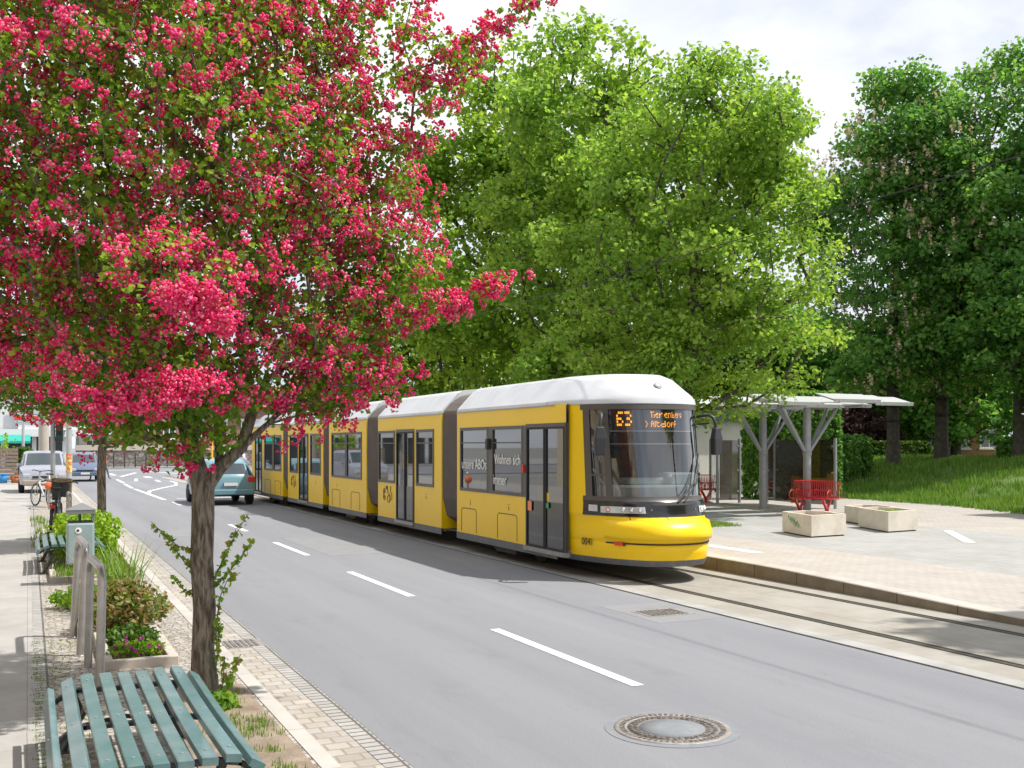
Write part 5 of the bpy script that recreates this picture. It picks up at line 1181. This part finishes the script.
# kiosk
t = thing('kiosk', 'white rendered kiosk with dark blue roof edge behind the tram stop', 'kiosk', (26.05, 34.4, .1), -.12)
m = MB(); m.box(-6.5,0,0,4.0,0,2.95); obj('wall', m, M['wallw'], t)
m = MB(); m.box(-6.7,.25,-.25,4.2,2.953,3.35); obj('roof', m, M['bluedk'], t)
m = MB(); m.tube([(.12,-.08,2.9),(.12,-.08,.1)], .04, 8); obj('downpipe', m, M['alu'], t)
t = thing('low_wall', 'low white wall beside the kiosk', 'wall', (26.3, 34.1, .1), -.35); m = MB(); m.box(0,1.6,-.1,.15,0,.50); m.box(-.02,1.62,-.13,.18,.502,.55); obj('coping_and_wall', m, M['wallw'], t)
# overhead wire
t = thing('overhead_wire', 'thin dark overhead wire above the tram track crossing in front of the green trees', 'wire', (9.2, 30, 5.05)); m = MB()
m.tube([(0, y, .0+.10*math.cos((y+30)/17*PI)*.3) for y in [ -44+2.2*i for i in range(60)]], .008, 5)
obj('contact_wire', m, M['rubber'], t)
# ------------------------------------------------------------ vehicles
M['carglass'] = mat('car_glass', (.03,.045,.05), .05, spec=1.0, coat=.5)
M['lightr'] = mat('tail_lamp_red', (.55,.01,.01), .15, coat=.5)
M['plate'] = mat('number_plate', (.75,.75,.72), .5)
M['plateb'] = mat('plate_blue', (.03,.10,.5), .5)
def car(name, label, base, rz, paint, L_=4.1, W_=1.78, H=1.6, kind='suv', face='rear', dirt=None):
    """rear bumper at y=-L/2, front at +L/2, axles across x"""
    t = thing(name, label, 'car' if kind != 'van' else 'van', base, rz)
    hw = W_/2; K = H/1.6
    # stations along the car: y, roof z, roof half width, belt z, belt half width, lower half width
    if kind == 'van': st = [(-L_/2,.98*K,.80,.98*K,.90,.86),(-L_/2+.04,1.12*K,.84,1.0*K,.97,.95),(-L_/2+.16,1.56*K,.80,1.02*K,1,.99),(-L_/2+.6,1.6*K,.80,1.03*K,1,1),(0,1.6*K,.81,1.03*K,1,1),(L_/2-1.55,1.56*K,.80,1.02*K,1,1),(L_/2-.75,1.03*K,.90,1.0*K,1,1),(L_/2-.2,.90*K,.84,.88*K,.95,.95),(L_/2,.62*K,.74,.6*K,.84,.86)]
    else: st = [(-L_/2,.92*K,.76,.90*K,.84,.82),(-L_/2+.05,1.02*K,.80,.96*K,.95,.94),(-L_/2+.42,1.50*K,.70,.99*K,.985,.99),(-L_/2+1.0,1.59*K,.74,1.0*K,1,1),(-.1,1.6*K,.75,.98*K,1,1),(L_/2-1.75,1.50*K,.73,.97*K,1,1),(L_/2-1.05,1.02*K,.86,.96*K,.98,1),(L_/2-.25,.86*K,.80,.84*K,.92,.95),(L_/2,.60*K,.70,.58*K,.80,.84)]
    m = MB(); P = []
    for (y, zr, wr, zb, wb, wl) in st:
        zl = .30 if abs(y) < L_/2-.3 else .38
        half = [(hw*wl*.97, zl), (hw*wl, .50), (hw*wb*1.0, .75*K), (hw*wb*.975, zb), (hw*wr, max(zb, zr-.05)), (hw*wr*.86, max(zb, zr)), (0, max(zb, zr)+.015)]
        P.append([(x, y, z) for x, z in half]+[(-x, y, z) for x, z in half[-2::-1]])
    n = len(P[0]); m.add([p for r in P for p in r], [(i*n+j, (i+1)*n+j, (i+1)*n+j+1, i*n+j+1) for i in range(len(P)-1) for j in range(n-1)]+[tuple(range(n)), tuple(range(len(P)*n-1, (len(P)-1)*n-1, -1))], 0, True)
    m.add([p for r in P for p in (r[0], r[-1])], [(2*i, 2*i+1, 2*i+3, 2*i+2) for i in range(len(P)-1)], 1)
    b = obj('body', m, [paint, M['rubber']], t)
    e = b.modifiers.new('e', 'EDGE_SPLIT'); e.split_angle = math.radians(38)
    # glass patches a few mm proud, on the loft faces
    def patch(i, j0, j1, s0, s1, nm, mt, q0=.08, q1=.92):
        A, B = P[i], P[i+1]
        def pt(s, q):
            jj = j0+(j1-j0)*q; k = int(min(math.floor(jj), n-2)); f = jj-k
            a = Vector(A[k]).lerp(Vector(A[k+1]), f); c = Vector(B[k]).lerp(Vector(B[k+1]), f); return a.lerp(c, s)
        m2 = MB(); ss, qq = lin(s0, s1, 4), lin(q0, q1, 7)
        V = []; 
        for q in qq:
            for s in ss:
                p = pt(s, q); e_ = .02; du = pt(min(1,s+e_), q)-pt(max(0,s-e_), q); dq = pt(s, min(1,q+e_))-pt(s, max(0,q-e_)); nn_ = du.cross(dq); nn_.normalize()
                c = p-Vector((0, p.y*.6, .8)); 
                if nn_.dot(c) < 0: nn_ = -nn_
                V.append(tuple(p+nn_*.007))
        m2.add(V, [(a*4+b_, a*4+b_+1, (a+1)*4+b_+1, (a+1)*4+b_) for a in range(6) for b_ in range(3)], 0, True)
        return obj(nm, m2, mt, t)
    patch(1, 3, n-4, .12, .88, 'rear_window', M['carglass'], .06, .94)
    patch(5, 3, n-4, .10, .93, 'windscreen', M['carglass'], .06, .94)
    for (j0, j1) in ((3, 4), (n-4, n-5)):
        for i, s0, s1 in ((2, .25, .95), (3, .05, .95), (4, .05, .93)): patch(i, j0, j1, s0, s1, 'side_window', M['carglass'], .14, .86)
    for sx in (-1, 1):
        for y in (-L_/2+.78, L_/2-.82):
            m = MB(); m.lathe([(.0,-.11),(.30,-.11),(.335,-.08),(.335,.08),(.30,.11),(.0,.11)], 22, (sx*(hw-.10), y, .335), 0, 'x'); wv = obj('wheel', m, M['tyre'], t)
            m = MB(); m.lathe([(.0,.02),(.06,.025),(.20,.0),(.21,.012)], 16, (sx*(hw+.012), y, .335), 0, 'x'); obj('hubcap', m, M['galv'], wv)
        m = MB(); m.box(sx*(hw+.02)-.09, sx*(hw+.02)+.09, L_/2-1.55, L_/2-1.42, .98*K, 1.12*K); obj('mirror', m, paint, t, bevel=.02)
        m = MB(); z = .80*K
        m.box(sx*hw*.80-.14, sx*hw*.80+.12, -L_/2-.015, -L_/2+.22, z, z+.20); obj('tail_lamp', m, M['lightr'], t, bevel=.03)
        m = MB(); m.box(sx*hw*.70-.16, sx*hw*.70+.14, L_/2-.20, L_/2+.012, .60*K, .74*K); obj('headlight', m, M['lampg'], t, bevel=.03)
    m = MB(); m.box(-hw*.90, hw*.90, -L_/2-.05, -L_/2+.1, .36, .56); obj('rear_bumper', m, dirt or paint, t, bevel=.04)
    m = MB(); m.box(-hw*.86, hw*.86, L_/2-.1, L_/2+.05, .34, .56); obj('front_bumper', m, dirt or paint, t, bevel=.04)
    m = MB(); m.box(-.45, .45, L_/2-.02, L_/2+.02, .58*K, .66*K); obj('grille', m, M['blk'], t)
    for y, z in ((-L_/2-.022, .68*K), (L_/2+.055, .42)):
        yy = y-(.008 if y < 0 else -.0); m = MB(); m.box(-.26, .26, yy-.004, yy+.004, z, z+.11); pl_ = obj('number_plate', m, M['plate'], t)
        m = MB(); m.box(.215 if y > 0 else -.26, .26 if y > 0 else -.215, yy-.006, yy+.006, z+.003, z+.107); obj('blue_strip', m, M['plateb'], pl_)
    return t
M['lblue'] = mat('light_blue_paint', (.15,.29,.35), .3, coat=.5)
M['silver'] = mat('silver_paint', (.34,.36,.42), .32, .25, coat=.4)
M['beige'] = mat('dusty_beige_paint', (.36,.31,.26), .4, .1)
M['navy'] = mat('dark_blue_paint', (.10,.14,.22), .3, coat=.5)
car('parked_car', 'light blue hatchback driving away behind the near hawthorn trunk', (6.32, 39.2, 0), .03, M['lblue'], 3.95, 1.85, 1.6)
car('parked_van', 'silver van facing the camera, parked on the footway behind the bicycles', (.62, 51.0, .05), PI, M['silver'], 4.3, 1.95, 1.78, 'van', dirt=M['beige'])
car('parked_car', 'dark blue car facing the camera with a white number plate, behind the silver van', (2.95, 66.8, 0), PI, M['navy'], 4.2, 1.85, 1.66)
car('parked_car', 'small pale car far beyond the junction, right of the near hawthorn trunk', (16, 96, 0), PI/2, M['silver'], 4.0, 1.75, 1.5)
# ------------------------------------------------------------ people
M['skin'] = mat('skin', (.5,.3,.21), .6); M['jeans'] = mat('blue_jeans', (.05,.11,.25), .85); M['jacket'] = mat('grey_jacket', (.16,.17,.22), .85); M['shirt'] = mat('rust_red_shirt', (.40,.12,.08), .85); M['hair'] = mat('brown_hair', (.05,.03,.02), .8); M['bagk'] = mat('black_backpack', (.02,.02,.03), .8)
def person(base, rz, label, top, legs, bag=True, step=.22):
    t = thing('person', label, 'person', base, rz, 'people crossing the far end of the street')
    J = [((0,0,.95),.13),((0,0,1.15),.125),((0,0,1.38),.14),((0,0,1.50),.055),((0,.01,1.60),.085),((0,.01,1.70),.085)]
    E_ = [(0,1),(1,2),(2,3),(3,4),(4,5)]
    def add(par, p, r): J.append((p, r)); E_.append((par, len(J)-1)); return len(J)-1
    for s_ in (-1, 1):
        h = add(0, (s_*.09, 0, .90), .095); k_ = add(h, (s_*.10, s_*step*.6, .50), .06); f = add(k_, (s_*.10, s_*step, .09), .042); add(f, (s_*.10, s_*step+.15, .05), .04)
        sh = add(2, (s_*.18, 0, 1.40), .06); el = add(sh, (s_*.24, -s_*.08, 1.13), .043); wr = add(el, (s_*.23, -s_*.10+.12, .90), .032); add(wr, (s_*.23, -s_*.10+.17, .82), .034)
    me = bpy.data.meshes.new('body'); me.from_pydata([p for p, r in J], E_, []); o = link('body', me, [legs, top, M['skin'], M['hair']], t)
    sk = o.modifiers.new('skin', 'SKIN'); 
    if not me.skin_vertices: bpy.context.view_layer.objects.active = o
    for i, (p, r) in enumerate(J): me.skin_vertices[0].data[i].radius = (r, r*.8 if i < 3 else r)
    me.skin_vertices[0].data[0].use_root = True
    o.modifiers.new('sub', 'SUBSURF').levels = 1; o.modifiers['sub'].render_levels = 1
    bpy.context.view_layer.update(); dg = bpy.context.evaluated_depsgraph_get(); m2 = bpy.data.meshes.new_from_object(o.evaluated_get(dg)); o.modifiers.clear(); o.data = m2; m2.name = 'body'
    if not m2.materials:
        for q in [legs, top, M['skin'], M['hair']]: m2.materials.append(q)
    for p in m2.polygons:
        z = p.center.z; p.material_index = 0 if z < .96 and abs(p.center.x) < .19 else (1 if z < 1.50 and z > .90 else (2 if z < 1.50 else (3 if (p.center.y < 0 or z > 1.71) else 2))); p.use_smooth = True
    if bag:
        g = thing('backpack', 'black backpack on the back of the '+('person in blue jeans' if legs is M['jeans'] else 'person'), 'backpack', base, rz)
        m = MB(); m.box(-.15,.15,-.34,-.13,1.0,1.43); obj('pack', m, M['bagk'], g, bevel=.05)
        m = MB(); m.tube([(-.1,-.14,1.40),(-.1,.03,1.46),(-.1,.13,1.30),(-.1,-.12,1.05)], .018, 5); m.tube([(.1,-.14,1.40),(.1,.03,1.46),(.1,.13,1.30),(.1,-.12,1.05)], .018, 5); obj('strap', m, M['bagk'], g)
    return t
try:
    person((3.55, 66.5, 0), 2.4, 'person in grey jacket and blue jeans crossing beside the dark blue car', M['jacket'], M['jeans'])
    person((4.25, 68.5, 0), -1.2, 'person in a rust red top walking just left of the second hawthorn trunk', M['shirt'], M['jacket'], False)
except Exception as ex: print('PERSON', ex); raise
# ------------------------------------------------------------ far left street furniture
M['concm'] = mat('concrete_mast', (.40,.36,.31), .85, col2=(.46,.42,.37), vs=2, bump=.1); M['galvl'] = mat('pale_galvanised_pole', (.50,.54,.56), .45, .3)
t = thing('concrete_mast', 'thick beige concrete mast behind the silver van', 'mast', (.75, 60.2, .05)); m = MB(); m.tube([(0,0,0),(0,0,5),(0,0,10)], [.27,.24,.18], 16); obj('shaft', m, M['concm'], t); m = MB(); m.box(-.4,.4,-.4,.4,-.02,.15); obj('foot', m, M['concm'], t)
t = thing('street_lamp', 'grey street lamp with a bent top left of the concrete mast', 'street lamp', (-.25, 66, .05)); m = MB(); m.tube([(0,0,0),(0,0,3.0),(.06,0,3.5),(.35,0,4.0),(.85,0,4.35),(1.2,0,4.5)], [.10,.08,.07,.06,.05,.04], 10); obj('pole', m, M['galvl'], t); m = MB(); m.box(1.1,1.7,-.12,.12,4.47,4.57); obj('lamp_head', m, M['galv'], t, bevel=.03)
t = thing('traffic_light', 'traffic light showing red on a grey pole in front of the silver van', 'traffic light', (.86, 43.6, .05)); m = MB(); m.tube([(0,0,0),(0,0,4.3)], .085, 12); obj('pole', m, M['galv'], t)
m = MB(); m.box(.10,.36,-.12,.10,2.18,3.22); hs = obj('signal_housing', m, M['blk'], t, bevel=.03)
M['redl'] = mat('red_signal_lit', (1.0,.03,.02), .4, emis=3.0); M['ambd'] = mat('amber_lens_off', (.16,.07,.03), .3); M['grnd'] = mat('green_lens_off', (.01,.10,.08), .3)
for z, mt_ in ((3.03, 'redl'), (2.70, 'ambd'), (2.37, 'grnd')):
    m = MB(); m.tube([(.23,-.125,z),(.23,-.135,z)], .115, 18); ln = obj('signal_lens', m, M[mt_], hs)
    m = MB(); m.grid(lambda a, y: (.23+.135*math.cos(a), y, z+.135*math.sin(a)), lin(0, PI, 10), [-.12, -.30]); obj('hood', m, M['blk'], hs)
t = thing('sign_pole', 'grey pole covered with yellow and red stickers beside the traffic light', 'pole', (1.36, 41.6, .05)); m = MB(); m.tube([(0,0,0),(0,0,4.4)], .10, 12); obj('shaft', m, M['galvl'], t)
m = MB(); m.tube([(0,0,1.05),(0,0,1.72)], .105, 12); obj('sticker_band', m, M['stick'], t)
m = MB(); m.lathe([(.0,-.01),(.30,-.01),(.30,.01),(.0,.01)], 20, (0,-.13,3.55), 0, 'y'); obj('sign_back', m, M['galv'], t)
# wooden fence, tubs
M['pot'] = mat('terracotta', (.45,.15,.06), .8); M['tubb'] = mat('blue_plastic', (.05,.25,.55), .5)
t = thing('slatted_fence', 'brown horizontal slat fence at the left edge in front of the far building', 'fence', (-2.6, 64.5, .05)); m = MB()
for k in range(9): m.box(-2.5,2.1,-.02,.02,.10+.2*k,.26+.2*k)
obj('slat_panel', m, M['wood'], t)
for x in (-2.4, 0, 2.05): m = MB(); m.box(x-.05,x+.05,.03,.12,0,1.9); obj('post', m, M['wood'], t)
for (x, y, r, h, mk, lab) in [(-1.25,62.6,.28,.5,'tubb','blue plastic tub at the foot of the slatted fence'), (-.62,62.6,.24,.38,'pot','terracotta pot beside the blue tub at the fence')]:
    t = thing('plant_tub', lab, 'tub', (x, y, .05)); m = MB(); m.lathe([(.0,.0),(r*.8,.0),(r,h),(r*.88,h),(r*.85,h-.06),(.0,h-.06)], 18); obj('tub', m, M[mk], t); m = MB(); m.lathe([(r,h-.05),(r*1.06,h-.05),(r*1.06,h+.01),(r*.98,h+.01)], 18); obj('rim', m, M[mk], t)
clump('shrub', 'green shrub growing above and beside the slatted fence', 'shrub', (-.25, 65.5, .05), .5,.6,2.1, 300,.16, M['hedge'], 701)
clump('shrub', 'yellow green plants along the top of the slatted fence', 'shrub', (-2.6, 66.0, 1.2), 2.3,.6,1.4, 360,.16, M['lime'], 703)
# bollards and railing at the junction
src = None
for k in range(12):
    if src is None:
        src = thing('bollard', '', 'bollard', (6.0, 99.5, .1)); m = MB(); m.lathe([(.05,0),(.05,1.25),(.045,1.29),(.0,1.3)], 10); obj('post', m, M['blk'], src); o = src
    else: o = copy_tree(src); o.location = (6.0+.92*k, 99.5+.1*k, .1)
    o['label'] = ['leftmost','second','third','fourth','fifth','sixth','seventh','eighth','ninth','tenth','eleventh','twelfth'][k]+' dark bollard from the left in front of the stone wall'; o['group'] = 'dark bollards in front of the stone wall'
M['stonew'] = cobblemat('rubble_stone', (.30,.27,.23), (.17,.155,.14), (.10,.09,.08), .45, warp=(1,1,1.4)); M['coping'] = mat('wall_coping', (.50,.44,.38), .85)
t = thing('stone_wall', 'grey rubble stone wall with pale coping beyond the junction', 'wall', (14, 103, .1)); m = MB(); m.box(-10,14,0,.5,0,1.5); obj('masonry', m, M['stonew'], t); m = MB(); m.box(-10.1,14.1,-.06,.56,1.503,2.0); obj('coping', m, M['coping'], t)
t = thing('yellow_post', 'yellow post beyond the light blue car at the tram rear', 'post', (11.9, 77, .0)); m = MB(); m.tube([(0,0,0),(0,0,3.0)], .09, 10); obj('shaft', m, M['yelb'], t); m = MB(); m.box(-.14,.14,-.1,.1,3.0,3.25); obj('cap', m, M['blk'], t)
# ------------------------------------------------------------ buildings
M['rend'] = mat('pale_render', (.56,.57,.55), .85, dirt=(.47,.47,.45), ds=.15); M['rend2'] = mat('white_render_bright', (.70,.71,.71), .8); M['tile'] = mat('roof_tile', (.36,.12,.07), .85, col2=(.28,.10,.06), vs=2)
M['brickr'] = brickmat('red_brick', (.36,.16,.11), (.30,.13,.09), (.30,.26,.22), .5, .16, .03, plane='xz', bump=.2)
M['sandst'] = mat('beige_facade', (.46,.35,.23), .85, dirt=(.38,.31,.23), ds=.25); M['sandst2'] = mat('cream_facade', (.50,.44,.33), .85, dirt=(.46,.42,.34), ds=.25)
M['winw'] = mat('white_window_frame', (.72,.72,.72), .5); M['win'] = mat('window_glass', (.045,.055,.065), .06, spec=1.0); M['teal'] = mat('teal_awning', (.02,.35,.30), .7); M['shopd'] = mat('dark_shopfront', (.03,.035,.045), .3)
def windows(t, xs, zs, w_, h_, y=0.0, axis='x', frame='winw', depth=.0, arch=False, sill=True):
    """windows of one facade; axis x: facade lies in the xz plane looking to -y; axis y: yz plane looking to +x"""
    f0 = None
    for x in xs:
        for z in zs:
            if f0 is None:
                a, b = w_/2, h_; m = MB()
                def bx(x0, x1, y0, y1, z0, z1, mm=m):
                    if axis == 'x': mm.box(x0, x1, y0, y1, z0, z1)
                    else: mm.box(-y1, -y0, x0, x1, z0, z1)
                bx(-a,-a+.09,-.05,.02,0,b); bx(a-.09,a,-.05,.02,0,b); bx(-a+.09,a-.09,-.05,.02,0,.09); bx(-a+.09,a-.09,-.05,.02,b-.09,b); bx(-.04,.04,-.045,.02,.09,b-.09); bx(-a+.09,a-.09,-.043,.02,b*.66,b*.66+.07)
                if sill: bx(-a-.08,a+.08,-.14,.0,-.08,-.003); 
                if arch: bx(-a-.16,a+.16,-.10,.0,b+.003,b+.16); bx(-a-.26,a+.26,-.16,.0,b+.163,b+.24)
                f0 = obj('window', m, M[frame], t); m = MB(); bx(-a+.09,a-.09,-.02,.01,.09,b-.09, m); p0 = obj('pane', m, M['win'], f0); f = f0
            else:
                f = f0.copy(); COL.objects.link(f); f.parent = t; p = p0.copy(); COL.objects.link(p); p.parent = f
            f.location = (x, y, z) if axis == 'x' else (y, x, z)
t = thing('apartment_building', 'pale rendered building with white windows and turquoise shop awnings at the far left', 'building', (-8, 103, .1))
m = MB(); m.box(-16,10.6,0,12,0,9.6); obj('wall', m, M['rend'], t)
m = MB(); m.box(-16.4,6.0,-.5,12.4,9.603,9.9); m.add([(-16.4,-.5,9.9),(6,-.5,9.9),(6,12.4,9.9),(-16.4,12.4,9.9),(-14,5.5,13.5),(4,5.5,13.5)], [(0,1,5,4),(1,2,5),(2,3,4,5),(3,0,4)]); obj('roof', m, M['tile'], t)
m = MB(); m.box(7.2,12.2,-.8,0,3.4,9.6); m.box(4.2,7.2,-.45,-.003,3.4,9.6); obj('projecting_bay', m, M['rend2'], t)
windows(t, [-13.5,-10.6,-7.7,-4.8,-1.9,1.0], [3.9,6.9], 1.5, 1.9, 0.0)
windows(t, [2.9, 3.9], [4.0,7.0], .9, 1.8, 0.0); windows(t, [5.6], [7.0], 1.2, 1.8, -.45); windows(t, [10.9], [4.4,7.2], .8, 1.2, -.8)
m = MB(); m.box(-15.8,11.0,-.06,.0,.1,3.0); obj('shopfront', m, M['shopd'], t)
for x in [-14+2.5*k for k in range(11)]: m = MB(); m.box(x-.18,x+.18,-.14,-.061,.1,3.0); obj('pilaster', m, M['rend2'], t)
m = MB(); m.box(-16,12.2,-.95,-.805,2.75,3.4); obj('fascia', m, M['rend2'], t)
for x0, x1 in ((2.0,4.6),(5.6,8.2)): m = MB(); m.add([(x0,-.96,2.9),(x1,-.96,2.9),(x1,-1.9,2.35),(x0,-1.9,2.35),(x0,-.96,2.85),(x1,-.96,2.85),(x1,-1.9,2.15),(x0,-1.9,2.15)], [(0,1,2,3),(7,6,5,4),(3,2,6,7),(0,3,7,4),(2,1,5,6)]); obj('awning', m, M['teal'], t)
M['signg'] = mat('grey_sign_board', (.50,.52,.58), .6)
m = MB(); m.box(6.9,9.0,-.86,-.803,4.0,6.0); sb = obj('sign_board', m, M['signg'], t); m = MB(); m.box(6.9,9.0,-.875,-.863,4.2,4.55); obj('red_band', m, M['redp'], sb)
text_mesh('lettering', 'TAT', .55, M['lettk'], sb, Matrix.Translation((7.9,-.87,5.35)) @ Matrix.Rotation(PI/2, 4, 'X'), .005)
m = MB(); m.box(10.55,11.35,-.86,-.803,3.7,4.2) ; obj('orange_sign', m, M['orangep'], t)
text_mesh('lettering', 'OPTIK', .62, M['lettk'], t, Matrix.Translation((10.8,-.97,3.06)) @ Matrix.Rotation(PI/2, 4, 'X'), .005)
t = thing('shop_building', 'low white shop building right of the pale apartment building, behind the parked cars', 'building', (6.0, 104, .1))
m = MB(); m.box(-1.7,3.2,0,9,0,7.5); obj('wall', m, M['rend2'], t); m = MB(); m.box(-1.8,3.3,-.9,.0,2.9,3.3); obj('canopy', m, M['rend2'], t); windows(t, [-.6,.9,2.3], [.5,4.3], 1.15, 2.0, 0.0)
t = thing('brick_building', 'red brick building with pale base beyond the stone wall', 'building', (17.5, 112, .1))
m = MB(); m.box(-8.5,14,0,10,1.9,6); obj('wall', m, M['brickr'], t); m = MB(); m.box(-8.55,14.05,-.06,10,0,1.897); obj('plinth', m, M['coping'], t); windows(t, [-7+2.6*k for k in range(8)], [2.6], 1.2, 1.9, 0.0, arch=True)
m = MB(); m.add([(-9,-.6,6),(14.5,-.6,6),(14.5,10.6,6),(-9,10.6,6),(-9,5,8.5),(14.5,5,8.5)], [(0,1,5,4),(2,3,4,5),(1,2,5),(3,0,4),(3,2,1,0)]); obj('roof', m, M['tile'], t)
t = thing('orange_house', 'orange brown house seen between the trunks behind the grass mound', 'house', (46, 46, 1.0), -TH)
m = MB(); m.box(-2,6,0,8,-1,4.0); obj('wall', m, mat('orange_facade', (.36,.19,.11), .85, dirt=(.3,.15,.09), ds=.5), t); m = MB(); m.add([(-2.4,-.4,4.0),(6.4,-.4,4.0),(6.4,8.4,4.0),(-2.4,8.4,4.0),(-2.4,4,5.6),(6.4,4,5.6)], [(0,1,5,4),(2,3,4,5),(1,2,5),(3,0,4),(3,2,1,0)]); obj('roof', m, M['tile'], t)
windows(t, [-.8,1.5,3.5,5.2], [.9], 1.1, 1.6, 0.0)
# opposite side of the street behind the footway: the facades that the tram panes mirror
for k, (y0, y1, mt_, h, lab) in enumerate([(-16, -1, 'sandst', 13, 'beige old apartment house behind the footway nearest to the camera'), (-1.02, 14, 'sandst2', 14.5, 'cream old apartment house in the middle of the row behind the footway'), (13.98, 30, 'sandst', 12.5, 'beige old apartment house third in the row behind the footway'), (29.98, 46, 'sandst2', 13.5, 'cream old apartment house at the far end of the row behind the footway')]):
    t = thing('apartment_house', lab, 'building', (-8, y0, .05)); w_ = y1-y0-.02
    m = MB(); m.box(-10,0,0,w_,0,h); obj('wall', m, M[mt_], t); m = MB(); m.box(-10.3,.35,-.0,w_,h+.003,h+.4); m.box(-.0,.14,0,w_,3.75,4.0); obj('cornice', m, M['sandst2'], t)
    windows(t, [1.6+2.55*j for j in range(int((w_-1.5)/2.55)+1) if 1.6+2.55*j < w_-1], [1.0, 4.8, 8.2, 11.2][:4 if h > 13.4 else 3], 1.25, 2.05, 0.0, axis='y', arch=True)
